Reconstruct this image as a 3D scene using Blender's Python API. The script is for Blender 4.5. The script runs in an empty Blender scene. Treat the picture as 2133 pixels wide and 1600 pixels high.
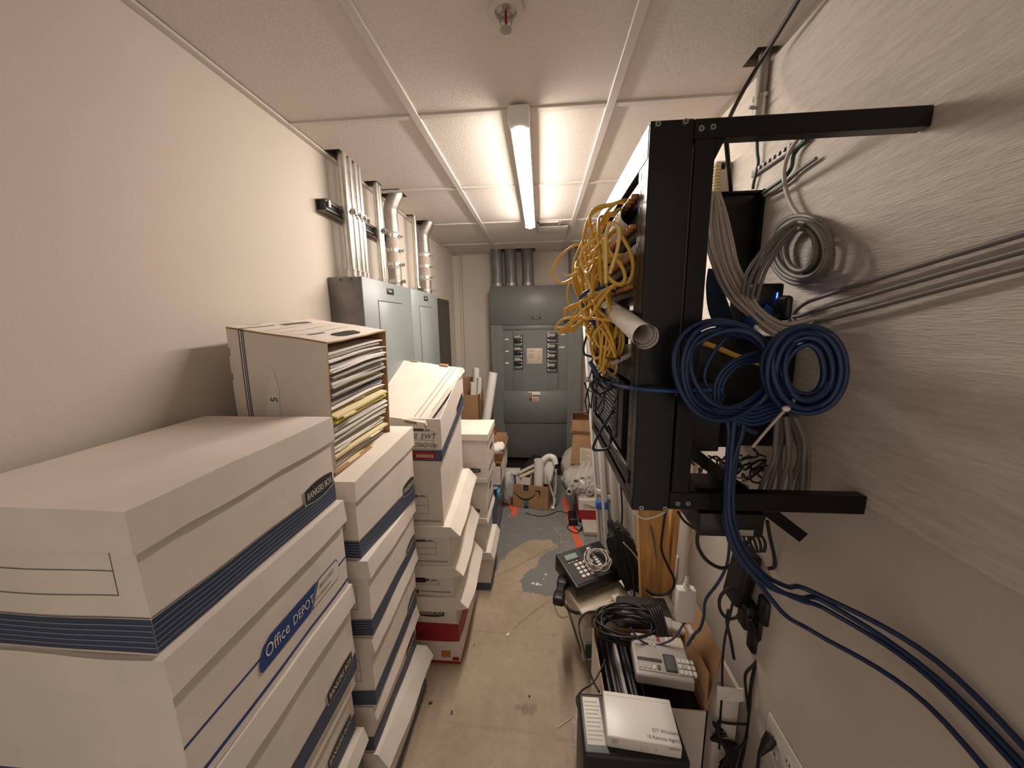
import bpy, bmesh, math, random
from mathutils import Vector, Matrix, Euler, noise
R=random.Random(7)
D=bpy.data; COL=bpy.context.scene.collection
V=Vector
# ------------------------------------------------------------------ camera calibration
F,PIT,YAW,ROL,ZC=729.4,.172,.083,-.0147,1.5
_fw=V((-math.sin(YAW)*math.cos(PIT),math.cos(YAW)*math.cos(PIT),-math.sin(PIT)))
_r0=V((math.cos(YAW),math.sin(YAW),0)); _u0=_r0.cross(_fw)
_r=_r0*math.cos(ROL)+_u0*math.sin(ROL); _u=-_r0*math.sin(ROL)+_u0*math.cos(ROL)
def at(px,py,x=None,y=None,z=None):
    """measured photo point on a known plane of the room -> room coordinates"""
    d=_fw+_r*((px-1066.5)/F)-_u*((py-800)/F)
    t=y/d.y if y is not None else x/d.x if x is not None else (z-ZC)/d.z
    return V((0,0,ZC))+d*t
XL,XR,YB,ZT=-.835,.591,3.453,2.15      # left wall, right wall, back wall, ceiling
# ------------------------------------------------------------------ materials
MATS={}
def mat(name,col,rough=.6,metal=0,bump=0,bscale=60,var=0,vscale=8,alpha=1,trans=0,emit=0,spec=None,coord='Object',stretch=None,attr=None):
    if name in MATS: return MATS[name]
    m=D.materials.new(name); m.use_nodes=True; nt=m.node_tree; N=nt.nodes; L=nt.links
    b=N['Principled BSDF']; b.inputs['Roughness'].default_value=rough; b.inputs['Metallic'].default_value=metal
    c=(*col,1); b.inputs['Base Color'].default_value=c
    if spec is not None: b.inputs['Specular IOR Level'].default_value=spec
    if trans: b.inputs['Transmission Weight'].default_value=trans; b.inputs['IOR'].default_value=1.15
    if alpha<1: b.inputs['Alpha'].default_value=alpha
    if emit: b.inputs['Emission Color'].default_value=c; b.inputs['Emission Strength'].default_value=emit
    tc=N.new('ShaderNodeTexCoord'); src=tc.outputs[coord]
    if stretch:
        mp=N.new('ShaderNodeMapping'); mp.inputs['Scale'].default_value=stretch; L.new(src,mp.inputs['Vector']); src=mp.outputs[0]
    base=None
    if attr:
        a=N.new('ShaderNodeAttribute'); a.attribute_name=attr; base=a.outputs['Color']
    if var:
        n=N.new('ShaderNodeTexNoise'); n.inputs['Scale'].default_value=vscale; n.inputs['Detail'].default_value=6; L.new(src,n.inputs['Vector'])
        r=N.new('ShaderNodeMapRange'); r.inputs[1].default_value=.3; r.inputs[2].default_value=.7; r.inputs[3].default_value=1-var; r.inputs[4].default_value=1+var; L.new(n.outputs['Fac'],r.inputs[0])
        mx=N.new('ShaderNodeMix'); mx.data_type='RGBA'; mx.blend_type='MULTIPLY'; mx.inputs[0].default_value=1; mx.inputs[6].default_value=c
        if base: L.new(base,mx.inputs[6])
        L.new(r.outputs[0],mx.inputs[7]); base=mx.outputs[2]
    if base: L.new(base,b.inputs['Base Color'])
    if bump:
        n=N.new('ShaderNodeTexNoise'); n.inputs['Scale'].default_value=bscale; n.inputs['Detail'].default_value=4; L.new(src,n.inputs['Vector'])
        bp=N.new('ShaderNodeBump'); bp.inputs['Strength'].default_value=bump; bp.inputs['Distance'].default_value=.004; L.new(n.outputs['Fac'],bp.inputs['Height']); L.new(bp.outputs[0],b.inputs['Normal'])
    MATS[name]=m; return m
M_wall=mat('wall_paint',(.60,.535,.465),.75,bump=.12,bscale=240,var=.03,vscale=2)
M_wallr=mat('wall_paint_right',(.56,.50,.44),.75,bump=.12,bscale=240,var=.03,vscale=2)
M_ceil=mat('ceiling_tile_white',(.66,.60,.545),.9,bump=.35,bscale=170,var=.03,vscale=120)
M_tee=mat('ceiling_tee_white',(.60,.545,.50),.45)
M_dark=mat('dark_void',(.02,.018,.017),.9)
M_ply=mat('painted_plywood',(.64,.57,.50),.7,bump=.8,bscale=30,var=.10,vscale=9,stretch=(1,1.6,14))
M_card=mat('white_cardboard',(.68,.61,.545),.72,bump=.22,bscale=30,var=.05,vscale=7)
M_card2=mat('cream_cardboard',(.72,.65,.57),.72,bump=.25,bscale=24,var=.05,vscale=6)
M_kraft=mat('kraft_cardboard',(.36,.205,.10),.75,bump=.12,bscale=50,var=.10,vscale=9)
M_edge=mat('raw_board_edge',(.30,.22,.15),.9)
M_navy=mat('navy_print',(.028,.042,.085),.55)
M_blue=mat('blue_print',(.014,.05,.20),.5)
M_black=mat('black_print',(.022,.021,.022),.5)
M_white=mat('white_print',(.72,.68,.62),.6)
M_pale=mat('pale_stripe_print',(.20,.25,.33),.6)
M_line=mat('thin_ink_line',(.10,.095,.095),.6)
M_red=mat('red_print',(.30,.012,.016),.55)
M_green=mat('green_print',(.035,.09,.05),.6)
M_gray=mat('panel_grey_enamel',(.155,.165,.158),.42,bump=.05,bscale=90,var=.04,vscale=3)
M_gray2=mat('cabinet_grey_enamel',(.205,.228,.226),.42,bump=.05,bscale=90,var=.03,vscale=4)
M_galvd=mat('dull_galvanized',(.20,.185,.17),.5,.5,var=.25,vscale=14)
M_galv=mat('galvanized_steel',(.62,.60,.56),.30,1,var=.12,vscale=20,bump=.05,bscale=40)
M_galvo=mat('weathered_pipe',(.36,.33,.30),.45,.85,var=.2,vscale=16)
M_pipeg=mat('grey_painted_pipe',(.19,.195,.20),.4,.2,var=.15,vscale=10)
M_rack=mat('black_powder_coat',(.0022,.0022,.0028),.30,spec=.32,bump=.03,bscale=400)
M_blk=mat('black_plastic',(.006,.006,.0065),.42,bump=.04,bscale=300)
M_blkc=mat('black_cable',(.006,.006,.0065),.45)
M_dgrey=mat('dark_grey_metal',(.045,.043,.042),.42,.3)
M_screw=mat('screw_steel',(.35,.33,.32),.35,1)
M_yel=mat('yellow_cable_jacket',(.70,.42,.055),.40)
M_yel2=mat('pale_yellow_cable_jacket',(.78,.58,.22),.38)
M_orange=mat('orange_boot',(.45,.18,.03),.5)
M_bluec=mat('blue_cable_jacket',(.003,.020,.072),.42)
M_bluel=mat('bright_blue_cable_jacket',(.010,.050,.19),.4)
M_greyc=mat('grey_cable_jacket',(.44,.375,.32),.5)
M_greyd=mat('dull_grey_cable_jacket',(.16,.145,.128),.5)
M_whitep=mat('white_plastic',(.70,.66,.61),.35)
M_beige=mat('beige_plastic',(.50,.43,.32),.45)
M_greyp=mat('grey_plastic',(.36,.33,.30),.45)
M_key=mat('key_white',(.62,.58,.53),.5)
M_lcd=mat('lcd_green',(.22,.30,.24),.3)
M_lcdd=mat('lcd_dark',(.09,.10,.10),.2)
M_paper=mat('paper_white',(.74,.70,.65),.8,bump=.15,bscale=20)
M_manila=mat('manila_paper',(.66,.56,.33),.8)
M_yell=mat('yellow_paper',(.75,.62,.09),.8)
M_fgrey=mat('grey_paper',(.42,.39,.36),.8)
M_fblue=mat('slate_folder',(.10,.13,.18),.7)
M_wood=mat('pine_wood',(.60,.31,.095),.6,bump=.2,bscale=20,var=.28,vscale=7,stretch=(9,9,1.1))
M_wood2=mat('pale_plank',(.40,.34,.28),.6,var=.1,vscale=8)
M_tape=mat('blue_tape',(.02,.11,.42),.55)
M_fix=mat('white_fixture_metal',(.80,.78,.74),.35)
M_fixs=mat('fixture_glass_tube',(.45,.48,.50),.12,spec=.7)
M_wrap=mat('clear_plastic_wrap',(.8,.75,.68),.10,alpha=.30,bump=.8,bscale=22)
M_bag=mat('beige_sack',(.47,.42,.36),.7,bump=.5,bscale=12)
M_bagg=mat('grey_plastic_bag',(.52,.51,.48),.25,alpha=.8,bump=.9,bscale=20)
M_bin=mat('smoky_blue_bin',(.10,.16,.22),.25,alpha=.85)
M_cyan=mat('light_blue_plastic',(.10,.30,.48),.4)
M_stick=mat('cream_label',(.60,.52,.40),.7)
M_lens=mat('lit_led_lens',(1,.895,.80),.5,emit=26)
M_led=mat('blue_led',(.02,.10,.9),.4,emit=2.0)
M_teal=mat('teal_tape',(.05,.17,.19),.5)
M_fab=mat('black_fabric',(.008,.008,.009),.9,bump=.5,bscale=60)
M_copper=mat('copper',(.45,.18,.08),.35,1)
M_gwire=mat('green_wire',(.01,.06,.03),.5)
M_redb=mat('red_glass_bulb',(.25,.01,.02),.15)
M_purple=mat('dark_purple_cable',(.05,.03,.09),.45)
# ------------------------------------------------------------------ mesh builder
class MB:
    def __init__(s): s.v=[]; s.f=[]; s.m=[]; s.sm=[]; s.mats=[]
    def mi(s,m):
        if m not in s.mats: s.mats.append(m)
        return s.mats.index(m)
    def add(s,vs,fs,m,smooth=False,fn=None):
        o=len(s.v); s.v+=[(fn(V(p)) if fn else V(p)) for p in vs]; k=s.mi(m)
        for f in fs: s.f.append([o+i for i in f]); s.m.append(k); s.sm.append(smooth)
    def patch(s,o,ux,uy,nu,nv,m,fn=None,smooth=False):
        o,ux,uy=V(o),V(ux),V(uy)
        vs=[o+ux*(i/nu)+uy*(j/nv) for j in range(nv+1) for i in range(nu+1)]
        fs=[(j*(nu+1)+i,j*(nu+1)+i+1,(j+1)*(nu+1)+i+1,(j+1)*(nu+1)+i) for j in range(nv) for i in range(nu)]
        s.add(vs,fs,m,smooth,fn)
    def sheet(s,o,ux,uy,t,nu,nv,m,fn=None,medge=None,mback=None):
        """thick board: outer face at o, thickness t going inward (against normal)"""
        o,ux,uy=V(o),V(ux),V(uy); n=ux.cross(uy).normalized()*t; me=medge or m
        s.patch(o,ux,uy,nu,nv,m,fn); s.patch(o-n+uy,ux,-uy,nu,nv,mback or m,fn)
        for a,b,k in((o,ux,nu),(o+ux,uy,nv),(o+ux+uy,-ux,nu),(o+uy,-uy,nv)): s.patch(a-n,b,n,k,1,me,fn)
    def box(s,lo,hi,m,fn=None,n=(1,1,1)):
        x0,y0,z0=lo; x1,y1,z1=hi; dx,dy,dz=V((x1-x0,0,0)),V((0,y1-y0,0)),V((0,0,z1-z0)); a,b,c=n
        s.patch((x0,y0,z0),dx,dz,a,c,m,fn); s.patch((x1,y1,z0),-dx,dz,a,c,m,fn)
        s.patch((x1,y0,z0),dy,dz,b,c,m,fn); s.patch((x0,y1,z0),-dy,dz,b,c,m,fn)
        s.patch((x0,y0,z1),dx,dy,a,b,m,fn); s.patch((x0,y1,z0),dx,-dy,a,b,m,fn)
    def rbox(s,lo,hi,m,r=.003,seg=2,fn=None,smooth=True):
        bm=bmesh.new(); bmesh.ops.create_cube(bm,size=1)
        lo,hi=V(lo),V(hi); c=(lo+hi)/2; d=hi-lo
        for v in bm.verts: v.co=V((v.co.x*d.x,v.co.y*d.y,v.co.z*d.z))+c
        bmesh.ops.bevel(bm,geom=bm.edges[:],offset=min(r,min(d)*.49),segments=seg,profile=.5,affect='EDGES')
        bm.verts.index_update()
        s.add([v.co.copy() for v in bm.verts],[[v.index for v in f.verts] for f in bm.faces],m,smooth,fn); bm.free()
    def tube(s,pts,r,m,n=8,caps=True,smooth=True,fn=None):
        pts=[V(p) for p in pts]; rs=r if isinstance(r,(list,tuple)) else [r]*len(pts)
        t0=(pts[1]-pts[0]).normalized(); a=t0.orthogonal().normalized(); vs=[]; fs=[]
        for i,p in enumerate(pts):
            t=(pts[min(i+1,len(pts)-1)]-pts[max(i-1,0)])
            t=t.normalized() if t.length>1e-9 else t0
            a=(a-t*a.dot(t)); a=a.normalized() if a.length>1e-6 else t.orthogonal().normalized(); b=t.cross(a)
            vs+=[p+(a*math.cos(2*math.pi*k/n)+b*math.sin(2*math.pi*k/n))*rs[i] for k in range(n)]
            if i:
                o=(i-1)*n; fs+=[(o+k,o+(k+1)%n,o+n+(k+1)%n,o+n+k) for k in range(n)]
        s.add(vs,fs,m,smooth,fn)
        if caps:
            L=len(pts)-1; s.add(vs[:n],[list(range(n))[::-1]],m,False,fn); s.add(vs[L*n:],[list(range(n))],m,False,fn)
    def cyl(s,p,q,r,m,n=16,r2=None,fn=None): s.tube([p,q],[r,r if r2 is None else r2],m,n,fn=fn)
    def ring(s,p,q,ro,ri,m,n=20):
        """pipe with a bore"""
        p,q=V(p),V(q); t=(q-p).normalized(); a=t.orthogonal().normalized(); b=t.cross(a)
        vs=[]
        for c,r in((p,ro),(q,ro),(q,ri),(p,ri)): vs+=[c+(a*math.cos(2*math.pi*k/n)+b*math.sin(2*math.pi*k/n))*r for k in range(n)]
        for i in range(4):
            j=(i+1)%4; s.add(vs,[],m); o=len(s.v)-len(vs); k2=s.mi(m)
            for k in range(n): s.f.append([o+i*n+k,o+i*n+(k+1)%n,o+j*n+(k+1)%n,o+j*n+k]); s.m.append(k2); s.sm.append(i in(0,2))
    def blob(s,c,rad,m,amp=.15,fr=3,sub=4,seed=0,fn=None):
        bm=bmesh.new(); bmesh.ops.create_icosphere(bm,subdivisions=sub,radius=1); c=V(c)
        vs=[]
        for v in bm.verts:
            d=1+amp*noise.noise(v.co*fr+V((seed*7.3,seed*3.1,seed)))+amp*.5*noise.noise(v.co*fr*2.6+V((seed,0,seed*2)))
            vs.append(c+V((v.co.x*rad[0],v.co.y*rad[1],v.co.z*rad[2]))*d)
        bm.verts.index_update()
        s.add(vs,[[v.index for v in f.verts] for f in bm.faces],m,True,fn); bm.free()
    def text(s,txt,o,ux,uy,size,m,fn=None,align='LEFT',shear=0,sx=1):
        """flat lettering: cap height about size*.7, on frame o/ux/uy"""
        cu=D.curves.new('t','FONT'); cu.body=txt; cu.size=1; cu.align_x=align; cu.shear=shear; cu.resolution_u=3
        ob=D.objects.new('t',cu); me=ob.to_mesh(); o,ux,uy=V(o),V(ux).normalized(),V(uy).normalized()
        vs=[o+ux*(v.co.x*size*sx)+uy*(v.co.y*size) for v in me.vertices]; fs=[list(p.vertices) for p in me.polygons]
        ob.to_mesh_clear(); D.objects.remove(ob); D.curves.remove(cu); s.add(vs,fs,m,False,fn)
    def poly(s,pts,m,fn=None): s.add(pts,[list(range(len(pts)))],m,False,fn)
    def build(s,name,parent=None,label=None):
        me=D.meshes.new(name); me.from_pydata([tuple(p) for p in s.v],[],s.f)
        for m in s.mats: me.materials.append(m)
        me.polygons.foreach_set('material_index',s.m); me.polygons.foreach_set('use_smooth',s.sm); me.update()
        o=D.objects.new(name,me); COL.objects.link(o)
        if parent: o.parent=parent
        if label: o['label']=label
        return o
def tag(o,label,cat,group=None,kind=None):
    o['label']=label; o['category']=cat
    if group: o['group']=group
    if kind: o['kind']=kind
    return o
def thing(name,label,cat,loc=(0,0,0),rz=0,group=None,rot=None):
    o=D.objects.new(name,None); COL.objects.link(o); o.location=loc; o.rotation_euler=rot or (0,0,rz); o.empty_display_size=.05
    return tag(o,label,cat,group)
def struct(mb,name,label=None):
    o=mb.build(name); o['kind']='structure'; o['label']=label or name.replace('_',' '); o['category']=name.split('_')[0]; return o
def smooth(pts,sub=8,closed=False):
    P=[V(p) for p in pts]
    if len(P)<3: return P
    out=[]; n=len(P)
    for i in range(n if closed else n-1):
        if closed: a,b,c,d=P[(i-1)%n],P[i],P[(i+1)%n],P[(i+2)%n]
        else: a,b,c,d=P[max(i-1,0)],P[i],P[i+1],P[min(i+2,n-1)]
        for k in range(sub):
            t=k/sub; out.append(.5*((2*b)+(c-a)*t+(2*a-5*b+4*c-d)*t*t+(3*b-a-3*c+d)*t**3))
    out.append(P[0] if closed else P[-1]); return out
def cable(name,label,cat,pts,r,m,group=None,sub=8,n=8):
    mb=MB(); mb.tube(smooth(pts,sub),r,m,n); return tag(mb.build(name),label,cat,group)
def rect(mb,face,u0,u1,v0,v1,m,dims,off=.0006,fn=None,nu=None,nv=None):
    """print on a box face; dims=(W,L,H), box base-centred in x/y"""
    W,L,H=dims; nu=nu or max(1,int(abs(u1-u0)/.03)); nv=nv or max(1,int(abs(v1-v0)/.04))
    if face=='R': mb.patch((W/2+off,-L/2+u0,v0),(0,u1-u0,0),(0,0,v1-v0),nu,nv,m,fn)
    elif face=='F': mb.patch((-W/2+u0,-L/2-off,v0),(u1-u0,0,0),(0,0,v1-v0),nu,nv,m,fn)
    elif face=='T': mb.patch((-W/2+u0,-L/2+v0,H+off),(u1-u0,0,0),(0,v1-v0,0),nu,nv,m,fn)
def frame(mb,face,u0,u1,v0,v1,m,dims,t=.0012,fn=None):
    for a in((u0,u1,v0,v0+t),(u0,u1,v1-t,v1),(u0,u0+t,v0,v1),(u1-t,u1,v0,v1)): rect(mb,face,*a,m,dims,fn=fn)
def fpt(face,u,v,dims,off=.001):
    W,L,H=dims
    return V((W/2+off,-L/2+u,v)) if face=='R' else V((-W/2+u,-L/2-off,v)) if face=='F' else V((-W/2+u,-L/2+v,H+off))
FAX={'R':((0,1,0),(0,0,1)),'F':((1,0,0),(0,0,1)),'T':((1,0,0),(0,1,0))}
def oval(mb,face,u0,u1,v0,v1,m,dims,off,fn,bulge=.35,n=10):
    """lozenge logo plate: straight ends, bowed top and bottom"""
    um=(u0+u1)/2; vm=(v0+v1)/2; h=(v1-v0)/2; top=[];bot=[]
    for i in range(n+1):
        t=i/n; k=1-bulge*(2*t-1)**2; u=u0+(u1-u0)*t
        top.append(fpt(face,u,vm+h*k,dims,off)); bot.append(fpt(face,u,vm-h*k,dims,off))
    vs=bot+top; fs=[(i,i+1,n+2+i,n+1+i) for i in range(n)]
    mb.add(vs,fs,m,False,fn)
def slot(mb,face,u0,u1,v0,v1,m,dims,off=.0008,fn=None):
    r=(v1-v0)/2; vm=(v0+v1)/2; pts=[]
    for k in range(9): a=-math.pi/2+math.pi*k/8; pts.append(fpt(face,u1-r+r*math.cos(a),vm+r*math.sin(a),dims,off))
    for k in range(9): a=math.pi/2+math.pi*k/8; pts.append(fpt(face,u0+r+r*math.cos(a),vm+r*math.sin(a),dims,off))
    mb.poly(pts,m,fn)
# ------------------------------------------------------------------ room shell
Y0=-.5
HOLES=[(-.828,-.757,1.395,1.565),(-.828,-.755,1.695,1.757),(-.828,-.692,1.80,1.916),(-.828,-.774,2.205,2.24),(-.828,-.72,2.33,2.448),
       (-.448,-.05,3.285,3.44),(.22,.40,3.285,3.44),(.53,.587,1.03,1.10),(-.016,.118,2.455,2.535)]
def ceiling():
    mb=MB(); z=ZT+.006
    xs=sorted({XL-.02,XR+.02,*[h[0] for h in HOLES],*[h[1] for h in HOLES]}); ys=sorted({Y0,YB+.02,*[h[2] for h in HOLES],*[h[3] for h in HOLES]})
    for i in range(len(xs)-1):
        for j in range(len(ys)-1):
            cx,cy=(xs[i]+xs[i+1])/2,(ys[j]+ys[j+1])/2
            if any(h[0]<cx<h[1] and h[2]<cy<h[3] for h in HOLES): continue
            mb.patch((xs[i],ys[j+1],z),(xs[i+1]-xs[i],0,0),(0,ys[j]-ys[j+1],0),1,1,M_ceil)
    for h in HOLES:   # cut edges of the tile, ragged fibre thickness
        for a,b in(((h[0],h[2]),(h[1],h[2])),((h[1],h[2]),(h[1],h[3])),((h[1],h[3]),(h[0],h[3])),((h[0],h[3]),(h[0],h[2]))):
            mb.add([(a[0],a[1],z),(b[0],b[1],z),(b[0],b[1],z+.018),(a[0],a[1],z+.018)],[(0,1,2,3)],M_edge)
    mb.box((XL-.3,Y0-.1,z+.25),(XR+.3,YB+.3,z+.27),M_dark)
    for lo,hi in(((XL-.3,Y0-.1,z+.02),(XL-.28,YB+.3,z+.25)),((XR+.28,Y0-.1,z+.02),(XR+.3,YB+.3,z+.25)),((XL-.3,YB+.28,z+.02),(XR+.3,YB+.3,z+.25)),((XL-.3,Y0-.1,z+.02),(XR+.3,Y0-.08,z+.25))): mb.box(lo,hi,M_dark)
    struct(mb,'ceiling','white drop ceiling of square fibre tiles')
ceiling()
def tee(n,lo,hi,lab):
    mb=MB(); mb.rbox(lo,hi,M_tee,.0012,1,smooth=False); struct(mb,'trim_%d'%n,lab)
k=1
for gx in(-.397,.213): tee(k,(gx-.0125,Y0,ZT-.002),(gx+.0125,YB,ZT+.008),'long white ceiling grid runner'); k+=1
for j in range(-2,4):
    gy=1.217+j*.6096
    tee(k,(XL,gy-.0105,ZT-.0005),(XR,gy+.0105,ZT+.009),'white ceiling grid cross tee'); k+=1
tee(k,(XL,Y0,ZT-.004),(XL+.02,YB,ZT+.004),'white wall angle along the left wall'); k+=1
tee(k,(XL,YB-.02,ZT-.004),(XR,YB,ZT+.004),'white wall angle along the back wall'); k+=1
def wall(name,o,ux,uy,m,lab,n=None):
    mb=MB(); mb.patch(o,ux,uy,1,1,m); struct(mb,name,lab)
def wbox(name,lo,hi,m,lab):
    mb=MB(); mb.box(lo,hi,m); struct(mb,name,lab)
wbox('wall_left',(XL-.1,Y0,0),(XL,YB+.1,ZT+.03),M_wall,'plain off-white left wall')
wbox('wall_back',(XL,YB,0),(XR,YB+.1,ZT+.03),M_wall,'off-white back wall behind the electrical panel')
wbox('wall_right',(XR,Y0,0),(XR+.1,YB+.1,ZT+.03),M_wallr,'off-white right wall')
mb=MB(); mb.box((XR-.016,.30,1.17),(XR,1.46,ZT-.012),M_ply); struct(mb,'trim_%d'%k,'painted plywood backboard on the right wall'); k+=1
mb=MB(); mb.box((XL,YB-.03,0),(XL+.055,YB,ZT-.01),M_wall); mb.tube([(XL+.085,YB-.008,.0),(XL+.085,YB-.008,ZT-.005)],.006,M_wall,8); struct(mb,'trim_%d'%k,'painted corner post at the back left corner'); k+=1
mb=MB(); mb.box((XL+.06,YB-.012,0),(XR,YB,.10),M_white); struct(mb,'baseboard_back','white baseboard at the back wall')
# floor: worn paint, bare patches, seams, spray-paint marks
TANP=[(-.36,1.70),(-.31,1.85),(-.21,2.09),(-.13,2.19),(-.055,2.235),(.06,2.24),(.12,2.17),(.02,2.06),(-.05,1.964),(-.105,1.86),(-.13,1.70)]
GRYP=[(-.05,1.964),(.05,2.08),(.13,2.17),(.33,2.25),(.33,1.82),(.20,1.78),(.09,1.735),(-.04,1.77),(-.116,1.83)]
def inp(x,y,P):
    c=False; n=len(P)
    for i in range(n):
        (x1,y1),(x2,y2)=P[i],P[(i+1)%n]
        if (y1>y)!=(y2>y) and x<(x2-x1)*(y-y1)/(y2-y1)+x1: c=not c
    return c
def sd(x,y,a,b):
    dx,dy=b[0]-a[0],b[1]-a[1]; t=max(0,min(1,((x-a[0])*dx+(y-a[1])*dy)/(dx*dx+dy*dy+1e-12)))
    return math.hypot(x-a[0]-t*dx,y-a[1]-t*dy)
SEAMS=[((-.35,1.79),(.13,2.20),.006,.55),((-.13,1.51),(.09,1.745),.006,.55),((-.33,1.478),(-.10,1.48),.004,.75),((-.04,1.485),(.06,1.485),.004,.7),((.06,1.485),(.055,1.38),.004,.75),
       ((-.36,1.072),(.0,1.06),.006,.82),((.06,1.05),(.14,1.04),.008,.75),((-.02,1.55),(.02,1.62),.006,.8)]
ORG=[((.205,2.84),(.222,2.50),.022),((.222,2.50),(.268,2.15),.026),((-.215,2.56),(-.205,2.66),.033),((-.30,2.74),(-.24,2.66),.02),((-.33,2.80),(-.28,2.72),.016)]
def fcol(x,y):
    n1=noise.noise(V((x*14,y*14,1)))*.024+noise.noise(V((x*45,y*45,4)))*.010
    n2=noise.noise(V((x*9,y*9,8)))*.03+noise.noise(V((x*60,y*60,3)))*.008
    xx,yy=x+n1,y+n2
    tan=V((.355,.275,.192)); gry=V((.180,.176,.168))
    t=0.
    if yy<1.745 or inp(xx,yy,TANP): t=1.
    if yy>=1.735 and inp(xx,yy,GRYP): t=0.
    if inp(xx,yy,GRYP) and y>1.70: t=0.
    c=gry.lerp(tan,t)
    if t: c=c*(1+.16*noise.noise(V((x*5,y*5,2)))+.10*noise.noise(V((x*22,y*22,6))))
    else:
        c=c*(1+.08*noise.noise(V((x*6,y*6,2))))
        s=noise.noise(V((x*34,y*34,11)))
        if s>.52: c=c.lerp(V((.42,.39,.35)),min(1,(s-.52)*6))
        if 2.0<y<2.4 and .1<x<.3 and noise.noise(V((x*60,y*60,5)))>.15: c=c.lerp(V((.33,.29,.23)),.6)
    for a,b,w,f in SEAMS:
        d=sd(x+n1*.25,y+n2*.25,a,b)
        if d<w: c=c*(f+(1-f)*d/w)
    for a,b,w in ORG:
        d=sd(x+n1*.35,y+n2*.35,a,b)
        if d<w:
            q=noise.noise(V((x*40,y*25,3)))
            c=c.lerp(V((.80,.105,.022)),min(1,(w-d)/w*2.2)*(.95 if q>-.3 else .45))
    if abs(x+.045-(y-1.14)*.25)<.028 and abs(y-1.14)<.022: c=c*(.62+.15*(noise.noise(V((x*130,y*130,1)))>0))
    if abs(x+.085)<.018 and abs(y-1.145)<.010: c=c*.72
    d=math.hypot(x-.03,(y-1.0))
    if .05<d<.075 and noise.noise(V((x*20,y*20,1)))>0: c=c*.93
    for fx,fy,r in((-.161,1.472,.0075),(-.02,1.815,.010),(-.045,1.82,.007),(.0,1.81,.006),(.03,1.90,.006),(.205,2.115,.014),(-.05,1.905,.004),(.02,1.86,.004)):
        if math.hypot(x-fx,y-fy)<r*(1+12*n1): c=V((.80,.78,.74))
    return c
def floor():
    mb=MB(); mb.patch((XL-.05,.5,0),(XR-XL+.1,0,0),(0,YB-.5+.05,0),190,400,None) if 0 else None
    nx,ny=200,420; x0,x1,y0,y1=XL-.02,XR+.02,.5,YB+.02
    vs=[(x0+(x1-x0)*i/nx,y0+(y1-y0)*j/ny,0) for j in range(ny+1) for i in range(nx+1)]
    fs=[(j*(nx+1)+i,j*(nx+1)+i+1,(j+1)*(nx+1)+i+1,(j+1)*(nx+1)+i) for j in range(ny) for i in range(nx)]
    o=len(vs); vs+=[(x0,Y0,0),(x1,Y0,0),(x1,y0,0),(x0,y0,0)]; fs.append((o,o+1,o+2,o+3))
    m=mat('worn_floor',(.35,.27,.19),.62,bump=.25,bscale=70,var=.06,vscale=55,attr='wear')
    mb.add(vs,fs,m); ob=mb.build('floor'); ob['kind']='structure'; ob['label']='worn floor, grey paint at the back and bare tan near the camera'; ob['category']='floor'
    ca=ob.data.color_attributes.new('wear','FLOAT_COLOR','POINT')
    buf=[]
    for p in vs: c=fcol(p[0],p[1]); buf+= [c.x,c.y,c.z,1]
    ca.data.foreach_set('color',buf)
floor()
# ------------------------------------------------------------------ ceiling fittings
def fixture():
    t=thing('strip_light','long narrow lit white strip light on the ceiling','light',(-.066,1.19,ZT-.05))
    mb=MB(); mb.rbox((-.031,0,.012),(.031,1.20,.052),M_fix,.004); mb.rbox((-.033,-.012,-.002),(.033,.028,.05),M_fix,.006); mb.rbox((-.033,1.185,-.002),(.033,1.2,.05),M_fix,.006); mb.build('housing',t)
    mb=MB(); pts=[]
    n=10; L0,L1=.03,1.184
    prof=[(-.029,.014)]+[(-.029+.058*i/n,.014-.022*math.sin(math.pi*i/n)**.6) for i in range(1,n)]+[(.029,.014)]
    vs=[(x,y,z) for y in(L0,L1) for x,z in prof]; k=len(prof)
    mb.add(vs,[(i,i+1,k+i+1,k+i) for i in range(k-1)],M_lens,True); mb.poly([vs[i] for i in range(k)],M_lens); mb.build('lens',t,'glowing lens')
fixture()
def sprinkler():
    t=thing('fire_sprinkler','round white ceiling sprinkler with a dark red glass bulb','sprinkler',(-.073,.86,ZT))
    mb=MB(); mb.ring((0,0,.003),(0,0,-.004),.038,.024,M_tee,28); mb.ring((0,0,.006),(0,0,.03),.025,.0245,M_greyp,24); mb.cyl((0,0,.03),(0,0,.028),.025,M_greyd,24); mb.build('escutcheon',t)
    mb=MB(); mb.cyl((0,0,.03),(0,0,.0),.009,M_galv,14)
    for s in(-1,1): mb.tube(smooth([(s*.006,0,.0),(s*.013,0,-.012),(s*.011,0,-.026),(s*.002,0,-.034)],5),.0018,M_galv,6)
    mb.build('frame_arms',t)
    mb=MB(); mb.cyl((0,0,.0),(0,0,-.028),.0028,M_redb,10); mb.build('bulb',t,'dark red glass bulb')
    mb=MB(); mb.cyl((0,0,-.034),(0,0,-.0355),.013,M_galv,12); mb.build('deflector',t)
sprinkler()
def vent():
    t=thing('ceiling_vent','flat white return air panel with a dark slot beside the strip light','vent',(.05,2.44,ZT-.004))
    mb=MB(); mb.rbox((-.07,.10,-.006),(.135,.30,.002),M_tee,.002); mb.build('panel',t)
    mb=MB(); mb.box((-.07,.0,-.004),(.075,.012,.006),M_tee); mb.box((-.07,.0,-.004),(-.06,.1,.006),M_tee); mb.box((.07,.0,-.004),(.08,.1,.006),M_tee); mb.build('frame',t)
vent()
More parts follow.
